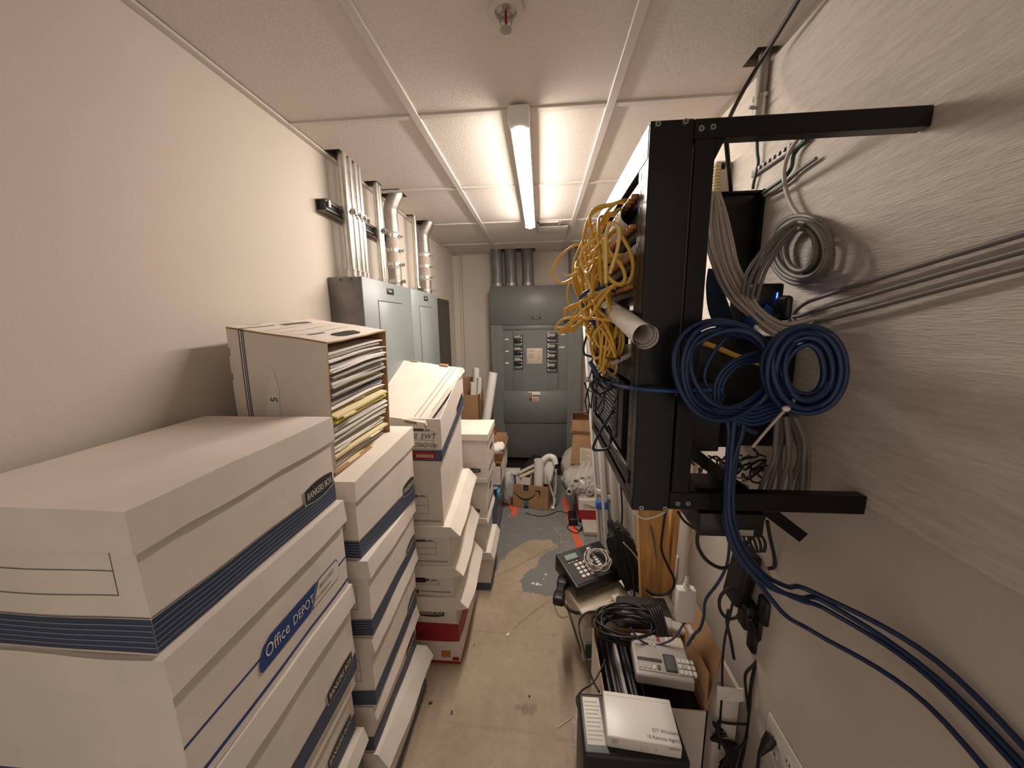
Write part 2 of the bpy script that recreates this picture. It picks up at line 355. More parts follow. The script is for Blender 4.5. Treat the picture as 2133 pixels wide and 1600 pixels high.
# ------------------------------------------------------------------ left wall conduits, strut, cabinets
def conduit(x,y,r,z0,z1,lab,m=M_galv,grp=None,couple=None):
    t=thing('conduit',lab,'pipe',(x,y,z0),group=grp)
    mb=MB(); mb.tube([(0,0,0),(0,0,z1-z0)],r,m,16,caps=False); mb.build('pipe',t)
    mb=MB(); mb.cyl((0,0,0),(0,0,.008),r*1.55,M_galv,8); mb.cyl((0,0,.008),(0,0,.03),r*1.25,M_galv,14); mb.cyl((0,0,.03),(0,0,.034),r*1.4,M_galv,14); mb.build('connector',t)
    return t
ZCAB=1.69
def clamp(t,r,z,y):
    mb=MB(); mb.ring((0,0,z-.012),(0,0,z+.012),r*1.12,r*1.0,M_galv,14); mb.box((r*.9,-.003,z-.011),(r+.022,.003,z+.011),M_galv); mb.cyl((r+.012,-.012,z),(r+.012,.014,z),.006,M_screw,8); mb.build('strap',t)
NM=['first','second','third','fourth']
for i,y in enumerate((1.43,1.474,1.516,1.55)):
    t=conduit(-.768,y,(.0175,.0155,.0155,.014)[i],ZCAB,ZT+.1,NM[i]+' from the camera of four bright steel conduits above the cabinets'); clamp(t,.0165,.255,0)
for i,y in enumerate((1.722,1.748)):
    t=conduit(-.772,y,.013,ZCAB,ZT+.1,('nearer' if i==0 else 'farther')+' of two thin bright conduits beside the large bent grey pipe'); clamp(t,.013,.255,0)
t=conduit(-.775,2.235,.014,ZCAB+.02,ZT+.1,'thin single conduit rising from a slanted fitting above the second cabinet')
mb=MB(); mb.tube(smooth([(.0,.0,.02),(.012,-.0,-.015),(.03,-.015,-.03)],5),.022,M_galv,12); mb.cyl((.03,-.015,-.035),(.055,-.02,-.03),.026,M_galv,14); mb.box((-.01,-.10,-.02),(.035,.0,.012),M_galv); mb.build('elbow_fitting',t)
def bigpipe(x,y,r,lab,bend):
    t=thing('large_conduit',lab,'pipe',(x,y,ZCAB))
    mb=MB(); mb.tube(smooth([(0,0,0),(0,0,.22),(0,0,.30),(-.002,0,.38),(bend*.35,0,.42),(bend,.005,.47),(bend*1.5,.01,.56)],6),[r*(1+.10*max(0,(i-18)/18)) for i in range(37)],M_galvo,18,caps=False); mb.build('pipe',t)
    for z in(.035,.12,.19,.26):
        mb=MB(); mb.ring((0,0,z-.008),(0,0,z+.008),r*1.10,r,M_galv,18)
        for s in(1,): mb.box((r*.98,-.006,z-.009),(r+.02,.006,z+.009),M_galv); mb.cyl((r+.01,-.016,z),(r+.01,.018,z),.0055,M_screw,8)
        mb.build('band_clamp',t)
    mb=MB(); mb.ring((0,0,.10),(0,0,.28),r*1.05,r*1.0,M_galv if bend<.03 else M_wood2,18); mb.build('coupling_sleeve',t)
bigpipe(-.765,1.862,.034,'large weathered grey pipe bending into the ceiling, nearest the strut end',.03)
bigpipe(-.77,2.385,.036,'large weathered grey pipe with a tan coupling, farthest along the left wall',.035)
def strut():
    t=thing('strut_channel','steel strut channel rail with an open dark near end on the left wall','strut',(XL,1.335,1.945))
    mb=MB(); L=.60
    mb.box((0,0,-.021),(.003,L,.021),M_galvd); mb.box((0,0,-.021),(.041,L,-.018),M_galvd); mb.box((0,0,.018),(.041,L,.021),M_galvd)
    mb.box((.038,0,-.021),(.041,L,-.011),M_galvd); mb.box((.038,0,.011),(.041,L,.021),M_galvd); mb.build('channel',t)
    mb=MB(); mb.box((.003,.012,-.017),(.036,L-.01,.017),M_black); mb.build('channel_insert',t)
    mb=MB(); mb.box((.02,.0,-.016),(.037,.045,.016),M_blk); mb.box((.041,.012,-.006),(.047,.022,.018),M_galv); mb.build('end_clip',t)
strut()
def cabinet(y0,y1,z1,lab,side):
    xf=-.694; t=thing('panelboard',lab,'cabinet',(XL+.002,y0,0)); d=xf-XL; L=y1-y0
    mb=MB(); mb.rbox((0,.003,.55),(d-.004,L-.003,z1-.002),side,.002,1)
    for k in(.035,.10): mb.cyl((d*.2+k*.7,.003,z1-.012),(d*.2+k*.7,.0,z1-.012),.003,M_black,8)
    mb.build('body',t)
    mb=MB(); mb.rbox((d-.006,0,.545),(d,L,z1),M_gray2,.0025,1); mb.build('front_trim',t)
    dy0,dy1,dz0,dz1=L*.24,L*.80,.66,z1-.085
    mb=MB(); mb.rbox((d,dy0+.004,dz0+.004),(d+.0015,dy1-.003,dz1-.004),M_gray2,.0008,1); mb.rbox((d,dy0-.002,dz0),(d+.0008,dy0+.004,dz1),M_black,.0003,1); mb.rbox((d,dy0,dz1-.003),(d+.0006,dy1-.03,dz1),M_black,.0002,1)
    do=mb.build('door',t)
    mb=MB(); mb.rbox((d+.0012,dy0+.018,1.18),(d+.004,dy0+.030,1.25),M_black,.001); mb.cyl((d+.002,dy0+.024,1.2),(d+.006,dy0+.024,1.2),.004,M_screw,8); mb.build('latch',do)
    mb=MB(); yy=L*.42; mb.rbox((d,yy,z1-.052),(d+.002,yy+.075,z1-.024),M_black,.001,1); mb.rbox((d+.002,yy+.02,z1-.042),(d+.0023,yy+.05,z1-.034),M_greyp,.0001,1); mb.build('nameplate',t,'small black nameplate')
cabinet(1.358,1.880,ZCAB,'nearer grey electrical cabinet, with a dull bare-metal near side, on the left wall',M_galvd)
cabinet(1.884,2.366,ZCAB+.002,'farther grey electrical cabinet on the left wall under the tan-sleeved pipe',M_gray)
t=thing('dark_slab','dark grey shallow slab just beyond the two left wall cabinets','enclosure',(XL+.002,2.372,0))  # plain dark slab set flat on the wall past the second cabinet
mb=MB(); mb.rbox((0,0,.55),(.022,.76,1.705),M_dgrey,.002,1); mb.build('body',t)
# ------------------------------------------------------------------ main panel on the back wall
def mainpanel():
    t=thing('switchboard','tall dark grey electrical panel with two breaker columns at the back of the room','panel',(-.045,3.25,0))
    mb=MB(); mb.rbox((-.415,.004,.20),(.42,.20,1.83),M_gray,.004,1); mb.build('body',t)
    mb=MB(); mb.rbox((-.417,-.001,1.485),(.422,.006,1.83),M_gray,.003,1); c=mb.build('top_cover',t)
    mb=MB(); mb.rbox((-.035,-.003,1.535),(.045,-.001,1.556),M_black,.001,1); mb.rbox((-.025,-.0035,1.542),(.03,-.003,1.549),M_greyp,.0001,1); mb.build('nameplate',c,'small black nameplate')
    mb=MB(); mb.box((-.413,-.001,.205),(-.30,.006,1.48),M_gray); mb.box((.292,-.001,.205),(.418,.006,1.48),M_gray); mb.build('side_trim',t)
    mb=MB(); mb.rbox((-.305,-.004,1.437),(.292,.012,1.478),M_gray,.003,1); mb.box((-.305,0,1.478),(.292,.004,1.482),M_black); mb.build('dead_front_header',t)
    mb=MB(); mb.box((-.30,.006,.87),(-.205,.009,1.437),M_gray); mb.box((-.118,-.001,.87),(.10,.006,1.437),M_gray); mb.box((.202,.006,.87),(.292,.009,1.437),M_gray)
    for z in[.89+i*.027 for i in range(20)]:
        mb.box((-.215,.004,z),(-.207,.007,z+.009),M_black); mb.box((.204,.004,z),(.212,.007,z+.009),M_black)
    mb.build('dead_front',t)
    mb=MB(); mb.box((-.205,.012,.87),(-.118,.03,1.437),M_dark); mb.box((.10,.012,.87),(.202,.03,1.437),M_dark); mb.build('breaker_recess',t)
    def br(x0,x1,z0,z1,left):
        mb=MB(); mb.rbox((x0,-.008,z0),(x1,.014,z1),M_blk,.003); b=mb.build('circuit_breaker',t)
        hx=(x0+x1)/2; zc=(z0+z1)/2
        mb=MB(); mb.rbox((hx-.017,-.022,zc-.010),(hx+.017,-.006,zc+.012),M_black,.003); mb.rbox((x0+.004,-.0095,z0+.004),(x1-.008,-.008,z0+.028),M_gray,.0008,1); mb.build('toggle',b)
        mb=MB(); ex=x1-.012 if left else x0+.012
        for dz in(.02,.05,.078): mb.rbox((ex-.006,-.0105,z0+dz),(ex+.006,-.008,z0+dz+.012),M_white,.001,1)
        mb.rbox((x0+.004,-.0095,z0+(.078 if left else .055)),(x1-.022,-.008,z1-.006),M_greyp,.0008,1); mb.build('terminal_marks',b)
    for z in(1.285,1.175,1.075): br(-.203,-.120,z,z+.108,True)
    for z in(1.305,1.205,1.118,1.03): br(.102,.198,z+.015,z+.10,False)
    mb=MB()
    for z in(1.345,1.235,1.125): mb.rbox((-.285,.003,z),(-.252,.006,z+.014),M_white,.001,1)
    for z in(1.385,1.27): mb.rbox((.212,.003,z),(.265,.006,z+.012),M_white,.001,1)
    mb.build('circuit_label',t,'small white stickers')
    mb=MB(); mb.rbox((-.083,-.003,1.125),(.060,-.0008,1.270),M_stick,.0005,1)
    for i,z in enumerate((1.245,1.238,1.215,1.205,1.195,1.185,1.175)): mb.box((-.07,-.0035,z),(-.02+.01*(i%3),-.003,z+.0025),M_line); mb.box((.015,-.0035,z-.01),(.045,-.003,z-.008),M_line)
    mb.build('directory_label',t,'cream paper label')
    mb=MB(); mb.rbox((-.308,-.008,.555),(.292,.01,.868),M_gray,.003,1)
    for x,z in((-.28,.59),(.265,.59),(-.225,.845)): mb.cyl((x,-.011,z),(x,-.008,z),.005,M_screw,8)
    d=mb.build('lower_cover',t)
    mb=MB(); mb.rbox((-.072,-.010,.815),(.042,-.008,.860),M_white,.0005,1); mb.rbox((-.068,-.0105,.822),(-.038,-.01,.852),M_black,.0003,1); mb.rbox((-.060,-.011,.829),(-.046,-.0105,.845),M_manila,.0003,1)
    mb.rbox((-.030,-.0105,.818),(.038,-.01,.828),M_black,.0003,1); mb.build('maker_plate',d,'white plate with a black square emblem')
    mb=MB(); mb.rbox((-.035,-.010,.765),(.026,-.008,.812),M_stick,.0005,1); mb.rbox((-.062,-.010,.775),(-.04,-.008,.808),M_red,.0005,1)
    for z in(.775,.783,.791,.799): mb.box((-.03,-.0105,z),(.02,-.01,z+.003),M_red)
    mb.build('warning_sticker',d,'small red and cream stickers')
    mb=MB()
    for x,z in((-.395,1.475),(-.402,1.0),(.405,1.0),(-.402,.57),(.405,.57),(.39,1.475)): mb.cyl((x,-.005,z),(x,0,z),.006,M_screw,8)
    mb.build('cover_screw',t)
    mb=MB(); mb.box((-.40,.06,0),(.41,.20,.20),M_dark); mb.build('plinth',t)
mainpanel()
for i,(x,lab) in enumerate(((-.40,'leftmost of three fat grey pipes above the back panel'),(-.272,'middle one of three fat grey pipes above the back panel'),(-.116,'rightmost of three fat grey pipes above the back panel'),(.305,'lone fat grey pipe above the right end of the back panel'))):
    t=thing('feeder_pipe',lab,'pipe',(x,3.36,1.83)); r=.052
    mb=MB(); mb.tube(smooth([(0,0,0),(0,0,.16),(-.004,0,.24),(-.016,0,.42)],5),r,M_pipeg,18,caps=False); mb.build('pipe',t)
    mb=MB(); mb.cyl((0,0,0),(0,0,.014),r*1.25,M_pipeg,12); mb.ring((0,0,.014),(0,0,.035),r*1.1,r,M_galvo,18)
    for k in range(6): a=k*math.pi/3; mb.cyl((r*1.12*math.cos(a),r*1.12*math.sin(a),.018),(r*1.2*math.cos(a),r*1.2*math.sin(a),.018),.006,M_galv,6)
    mb.build('hub_fitting',t)
# ------------------------------------------------------------------ file boxes
def logo(t,face,u0,u1,v0,v1,dims,fn,txt=True,word='BANKERS BOX'):
    mb=MB(); oval(mb,face,u0,u1,v0,v1,M_white,dims,.0016,fn,.30); e=.0022
    oval(mb,face,u0+e,u1-e,v0+e,v1-e,M_black,dims,.0022,fn,.30)
    if txt:
        ax=FAX[face]; h=(v1-v0)*.46
        mb.text(word,fpt(face,(u0+u1)/2,(v0+v1)/2-h*.34,dims,.003),*ax,h,M_white,fn,'CENTER',sx=(u1-u0)*.90/(h*6.95))
    mb.build('brand_label',t,'black label plate with white lettering')
def form(mb,dims,fn,u0,u1,v0,v1,side='F'):
    frame(mb,side,u0,u1,v0,v1,M_line,dims,.0012,fn); vm=(v0+v1)/2
    rect(mb,side,u0,u1,vm-.0006,vm+.0006,M_line,dims,fn=fn)
    rect(mb,side,u1-.085,u1-.042,v1+.001,v1+.008,M_black,dims,fn=fn); rect(mb,side,u1-.036,u1-.012,v1+.002,v1+.006,M_line,dims,fn=fn)
def band(mb,face,u0,u1,v0,v1,dims,fn):
    rect(mb,face,u0,u1,v0,v1,M_navy,dims,.0006,fn,nu=10,nv=2)
    n=5
    for i in range(1,n+1):
        v=v0+(v1-v0)*i/(n+1); rect(mb,face,u0,u1,v-.0008,v+.0006,M_pale,dims,.001,fn,nu=10)
    rect(mb,face,u0,u1,v1+.0018,v1+.0032,M_line,dims,.0008,fn,nu=10)
def filebox(label,xr,yn,zb,H,L=.40,W=.305,yaw=0,lid=.055,style='navy',sb=0,st=0,flare=0,seed=0,bul=.004,lidmat=None,haslid=True,grp=None,name='file_box'):
    c=V((xr,yn,zb)); rot=Matrix.Rotation(yaw,3,'Z'); loc=c+rot@V((-W/2,L/2,0))
    t=thing(name,label,'box',loc,yaw,grp); Hb=H-(.004 if haslid else 0); dims=(W,L,H)
    def fn(p):
        k=max(0,min(1.05,p.z/H)); s=math.sin(math.pi*max(0,min(1,k)))
        q=p.copy(); yy=p.y+L/2
        q.z+=yy*(sb*(1-k)+st*k)
        q.x+=(1 if p.x>0 else -1)*bul*s*(1-(2*p.y/L)**2)*min(1,abs(p.x)/(W/2)); q.y+=(1 if p.y>0 else -1)*bul*s*(1-(2*p.x/W)**2)*min(1,abs(p.y)/(L/2))
        n=noise.noise_vector(V((p.x*8,p.y*8,p.z*8+seed*3.7)))*.0022; return q+n
    mb=MB()
    if style!='emi': mb.box((-W/2,-L/2,0),(W/2,L/2,Hb),M_card,fn,(6,8,5))
    else:
        mb.sheet((-W/2,-L/2,0),(W,0,0),(0,0,Hb),.004,6,5,M_card,fn,M_card); mb.sheet((W/2,L/2,0),(-W,0,0),(0,0,Hb),.004,6,5,M_card,fn,M_card); mb.sheet((W/2,-L/2,0),(0,L,0),(0,0,Hb),.004,8,5,M_card,fn,M_card); mb.sheet((-W/2,L/2,0),(0,-L,0),(0,0,Hb),.004,8,5,M_card,fn,M_card)
        mb.patch((-W/2,L/2,0),(W,0,0),(0,-L,0),6,6,M_card,fn); mb.patch((-W/2+.004,-L/2+.004,Hb-.045),(W-.008,0,0),(0,L-.008,0),6,6,M_fgrey,fn)
    if style in('navy','navyform','emi'):
        for f,w in(('R',L),('F',W)): band(mb,f,.0,w,.004,.052 if style!='emi' else .048,dims,fn)
    if style=='navy': form(mb,dims,fn,.09,W-.035,.085,.155)
    if style in('form','formslot'):
        form(mb,dims,fn,.05,W-.06,.055,.055+min(.075,H-lid-.075)); rect(mb,'F',.16,W-.012,.019,.021,M_line,dims,fn=fn); rect(mb,'F',.16,W-.012,.024,.0255,M_line,dims,fn=fn)
    if style=='formslot': slot(mb,'F',.09,.19,H-lid-.04+.012,H-lid-.018+.012,M_dark,dims,fn=fn)
    if style=='green':
        for f,w in(('R',L),('F',W)): rect(mb,f,0,w,.0,.115,M_green,dims,.0006,fn,nu=8)
    if style=='red':
        for f,w in(('R',L),('F',W)):
            rect(mb,f,0,w,.118,H-.006,M_red,dims,.0006,fn,nu=8,nv=3); rect(mb,f,0,w,0,.014,M_red,dims,.0006,fn,nu=8)
        rect(mb,'F',.22,.262,.034,.07,M_orange,dims,.0008,fn); rect(mb,'F',.16,.185,.045,.055,M_orange,dims,.0008,fn); rect(mb,'F',.27,.30,.018,.036,M_red,dims,.0008,fn)
    if style=='depot':
        rect(mb,'R',0,L,.014,.021,M_blue,dims,.0006,fn,nu=14); rect(mb,'R',0,.13,.078,.0825,M_blue,dims,.0006,fn,nu=6)
        rect(mb,'R',.36,L,.078,.0825,M_blue,dims,.0006,fn); rect(mb,'F',0,W,.014,.021,M_blue,dims,.0006,fn,nu=6)
    if style=='dlogo':
        rect(mb,'R',.02,L-.02,H-lid-.006,H-lid-.002,M_edge,dims,.0006,fn)
        slot(mb,'R',.09,.19,H*.5,H*.5+.026,M_dark,dims,fn=fn); rect(mb,'R',.04,.25,.02,.032,M_navy,dims,.0006,fn)
    if style=='dband':
        for f,w in(('R',L),('F',W)): band(mb,f,.0,w,.004,.05,dims,fn)
    body=mb.build('body',t)
    if style=='navy':
        logo(t,'R',L-.112,L-.006,.040,.086,dims,fn)
    if style=='navyform': logo(t,'R',L-.125,L-.016,.040,.086,dims,fn)
    if style in('form','formslot'): logo(t,'F',.03,.155,.008,.034,dims,fn)
    if style=='bigoval': logo(t,'F',.145,W-.05,.03,.075,dims,fn); 
    if style=='dlogo': logo(t,'F',W-.16,W-.035,.028,.058,dims,fn)
    if style=='depot':
        mb=MB(); sl=.030
        a0,a1,v0,v1=.125,.272,.052,.104
        P=[(a0+.006,v0),(a1-.012,v0),(a1+.014,v1),(a0+.03,v1),(a0+.012,v1-.008),(a0,v0+.02),(a0,v0+.006)]
        mb.poly([fpt('R',u,v,dims,.0012) for u,v in P],M_blue,fn)
        mb.text('Office',fpt('R',a0+.014,v0+.017,dims,.002),*FAX['R'],.034,M_white,fn,sx=.72); mb.text('DEPOT',fpt('R',a0+.083,v0+.017,dims,.002),*FAX['R'],.028,M_white,fn,sx=.70)
        mb.build('brand_label',t,'blue tab with white lettering')
        mb=MB(); b0,b1=a1-.008,a1+.094
        Q=[(b0,v0),(b1-.008,v0),(b1,v0+.01),(b1,v1-.01),(b1-.008,v1),(b0+.026,v1)]
        mb.poly([fpt('R',u,v,dims,.0009) for u,v in Q],M_blue,fn)
        cx=sum(q[0] for q in Q)/6; cv=(v0+v1)/2
        mb.poly([fpt('R',cx+(u-cx)*.965,cv+(v-cv)*.91,dims,.0014) for u,v in Q],M_card,fn)
        mb.text('1-800-GO-DEPOT',fpt('R',b0+.022,v0+.030,dims,.002),*FAX['R'],.0125,M_line,fn,sx=.62); mb.text('www.officedepot.com',fpt('R',b0+.012,v0+.013,dims,.002),*FAX['R'],.0105,M_line,fn,sx=.60)
        mb.build('address_label',t,'white tab with a blue outline')
    if style=='emi':
        mb=MB(); frame(mb,'F',.03,W-.03,.054,.128,M_line,dims,.0014,fn); rect(mb,'F',.03,W-.03,.090,.0913,M_line,dims,fn=fn)
        rect(mb,'F',W-.12,W-.07,.129,.138,M_black,dims,fn=fn); rect(mb,'F',W-.065,W-.045,.130,.135,M_line,dims,fn=fn)
        mb.text('NI  EWT',fpt('F',W-.130,.096,dims),*FAX['F'],.033,M_black,fn,shear=.35,sx=.85); mb.text('CLOSINGS+Dep',fpt('F',W-.132,.062,dims),*FAX['F'],.026,M_black,fn,shear=.3,sx=.62)
        mb.poly([fpt('F',u,v,dims,.0016) for u,v in((W-.115,.008),(W-.03,.014),(W-.022,.03),(W-.03,.042),(W-.125,.044))],M_red,fn)
        for i in range(9): rect(mb,'F',W-.105+i*.008,W-.101+i*.008,.020,.032,M_white,dims,.002,fn)
        mb.build('handwritten_panel',t,'label panel with handwriting and a red flash')
        logo(t,'R',L-.15,L-.02,.046,.085,dims,fn,False); logo(t,'F',-.0+.05,W-.13,.012,.046,dims,fn)
    if haslid:
        a,b=W/2+.007,L/2+.007; lm=lidmat or M_card; dim2=(2*a,2*b,H)
        def fl(p):
            q=p.copy(); d=max(0,(H-p.z)/lid)
            if p.x>a-.004: q.x+=flare*d*(.95+.16*noise.noise(V((p.y*6,seed,1)))); q.z+=flare*.25*d
            q.z+=.0045*d*noise.noise(V((p.x*14,p.y*14,seed+5)))
            if d<.01: q.z-=.004*(1-(p.x/a)**2)*(1-(p.y/b)**2)*(1 if sb>=0 else 0)
            r=fn(V((q.x,q.y,min(q.z,H)))); return V((r.x,r.y,r.z+max(0,q.z-H)))
        mb=MB(); T=.003
        mb.sheet((-a,-b,H),(2*a,0,0),(0,2*b,0),T,8,10,lm,fl,lm)
        mb.sheet((-a,-b,H-lid),(2*a,0,0),(0,0,lid),T,10,3,lm,fl,lm); mb.sheet((a,b,H-lid),(-2*a,0,0),(0,0,lid),T,6,2,lm,fl,lm)
        mb.sheet((a,-b,H-lid),(0,2*b,0),(0,0,lid),T,12,3,lm,fl,lm); mb.sheet((-a,b,H-lid),(0,-2*b,0),(0,0,lid),T,6,2,lm,fl,lm)
        rect(mb,'T',.05,.055,.02,2*b-.02,M_edge,dim2,.0004,fl) if 0 else None
        mb.build('lid',t)
    return t
# -- front stack, nearest the camera at the left edge
ya=.745; A=[(692,868),(716,1040),(733,1215),(735,1390),(757,1515)]
PA=[at(*p,y=ya+.007) for p in A]+[V((-.49,0,.225))]
LA=['topmost white file box of the front stack, black logo plate above a navy striped band','white file box with a blue slanted tab logo, second in the front stack','white file box with black logo plate, third from the top in the front stack','white file box with logo plate, fourth from the top in the front stack','white-lidded box with green sides, low in the front stack']
for i in range(5):
    p=PA[i]; zb=PA[i+1].z; H=p.z-zb-.001
    filebox(LA[i],p.x-.007,ya-.40,zb,H,style=['navy','depot','navyform','navyform','green'][i],lid=[.056,.055,.052,.05,.045][i],seed=i+1,flare=[.0,.004,.006,.004,.012][i],bul=.003)
filebox('white file box at the very bottom of the front stack',-.49,ya-.40,0,.222,style='plain',seed=9)
# -- second stack
yb0,yb1=.802,1.2
Bn=[(738,1003),(765,1170),(773,1330),(775,1475),(788,1572)]; Bf=[(860,888),(863,1040),(865,1140),(866,1255),(888,1345)]
PB=[(at(*n,y=yb0-.007),at(*f,y=yb1+.007)) for n,f in zip(Bn,Bf)]
LB=['topmost lidded file box of the second stack, carrying the open box of files','second lidded file box from the top in the second stack','third lidded file box from the top in the second stack','fourth lidded file box from the top in the second stack','lowest file box of the second stack, with a crumpled drooping lid']
SL=[(f.z-n.z)/.41 for n,f in PB]+[0]; ZB=[n.z for n,f in PB]+[0]
for i,(n,f) in enumerate(PB):
    yaw=math.atan2(n.x-f.x,.41)
    filebox(LB[i],n.x-.007,yb0,ZB[i+1],ZB[i]-ZB[i+1]-.001,style=['navy','navy','navy','navyform','navyform'][i],yaw=yaw,lid=[.055,.055,.05,.05,.06][i],sb=SL[i+1],st=SL[i],seed=20+i,flare=[.0,.004,.008,.012,.03][i],bul=[.003,.003,.004,.004,.008][i],lidmat=M_card2 if i==0 else None)
ztopB=ZB[0]
# -- third stack (leaning, overfilled)
yc0,yc1=1.305,1.69
Cn=[(950,1092),(966,1176),(972,1235)]; Cf=[(978,970),(990,1062),(1004,1112)]
zc=[at(950,1092,y=yc0).z,at(966,1176,y=yc0).z,at(972,1235,y=yc0).z]
C3,C4,C5=[(at(*n,y=yc0),at(*f,y=yc1)) for n,f in zip(Cn,Cf)]
s3=.22; s4=.16; s5=.02
x3,x4,x5=-.378,-.372,-.365
filebox('red and white box on the floor at the bottom of the third stack',-.358,1.305,0,.212,L=.385,style='red',haslid=False,seed=31,bul=.004)
filebox('crushed white file box with a large logo plate, resting on the red box',x5,1.303,.213,C5[0].z-.215-.02,L=.385,style='bigoval',sb=0,st=s5,flare=.050,lid=.065,seed=32,bul=.008,lidmat=M_card2)
zz5=C5[0].z-.02
filebox('white file box with a dark hand slot, fourth from the top in the third stack',x4,1.303,zz5,C4[0].z-zz5-.01,L=.385,style='formslot',sb=s5,st=s4,flare=.042,lid=.05,seed=33,bul=.005,lidmat=M_card2)
zz4=C4[0].z-.01
filebox('white file box with a flared lid, third from the top in the third stack',x3,1.303,zz4,C3[0].z-zz4-.01,L=.385,style='form',sb=s4,st=s3,flare=.042,lid=.05,seed=34,bul=.004,lidmat=M_card2)
zz3=C3[0].z-.01
filebox('lidless white file box under the handwritten one in the third stack',-.402,1.303,zz3,.955-zz3,L=.385,style='form',haslid=False,sb=s3,st=.36,seed=35,bul=.003)
filebox('topmost box of the third stack, marked by hand, with a navy band',-.392,1.300,.956,.178,L=.385,style='emi',haslid=False,sb=.36,st=.40,seed=36,bul=.002,yaw=-.02)
def tiltlid():
    t=thing('cardboard_cover','large cream cardboard lid lying askew and tilted on the third stack','lid')
    a=V((-.452,1.285,1.122)); f=V((-.375,1.69,1.295)); uy=(f-a).normalized(); ux=(V((1,-.16,-.12))-uy*V((1,-.16,-.12)).dot(uy)).normalized(); n=ux.cross(uy)
    m=Matrix((ux,uy,n)).transposed().to_4x4(); m.translation=a; t.matrix_world=m
    W,L,h=.325,.43,.045
    def fn(p):
        q=p.copy(); q.z+=.006*noise.noise(V((p.x*7,p.y*7,3)))-.010*max(0,(p.x+.05)/.05)*0; return q
    mb=MB(); mb.sheet((-W,0,0),(W,0,0),(0,L,0),.003,10,12,M_card2,fn,M_edge)
    mb.sheet((-W,0,-h),(W,0,0),(0,0,h),.003,10,2,M_card2,fn,M_edge); mb.sheet((0,L,-h),(-W,0,0),(0,0,h),.003,6,2,M_card2,fn,M_edge)
    mb.sheet((0,0,-.016),(0,L,0),(0,0,.016),.003,12,1,M_card2,lambda p:fn(V((p.x+(-.0-p.z)*.5,p.y,p.z))),M_edge); mb.sheet((-W,L,-h),(0,-L,0),(0,0,h),.003,6,2,M_card2,fn,M_edge)
    mb.build('panel',t)
    mb=MB()
    mb.rbox((-.085,-.004,-.012),(-.035,.0,.002),M_edge,.001); mb.rbox((-.12,L-.012,.001),(-.075,L+.003,.008),M_kraft,.002); mb.rbox((-.28,L-.006,.0),(-.24,L+.003,.005),M_edge,.002)
    for x in(-.030,-.052): mb.box((x-.0006,.02,.0055),(x+.0006,L-.01,.0062),M_edge,fn)
    mb.build('tab_slot',t,'brown cut tabs')
tiltlid()
# -- fourth stack, narrow ends turned to the aisle
yd=1.745
DD=[at(1016,904,y=yd),at(1014,996,y=yd),at(1013,1079,y=yd),at(1022,1150,y=yd)]
LD=['topmost white box of the far fourth stack, taped lid and a partly hidden logo','second box from the top in the far fourth stack','third box from the top in the far fourth stack','lowest box of the far fourth stack, with a navy band near the floor']
zs=[p.z for p in DD]+[0]
for i,p in enumerate(DD):
    filebox(LD[i],p.x-.007,yd,zs[i+1],zs[i]-zs[i+1]-.001,L=.27,W=.40,style=['dlogo','dlogo','plain','dband'][i],lid=[.033,.02,.03,.045][i],seed=50+i,flare=[.0,.004,.012,.02][i],lidmat=M_card2 if i in(0,3) else None,bul=.003)
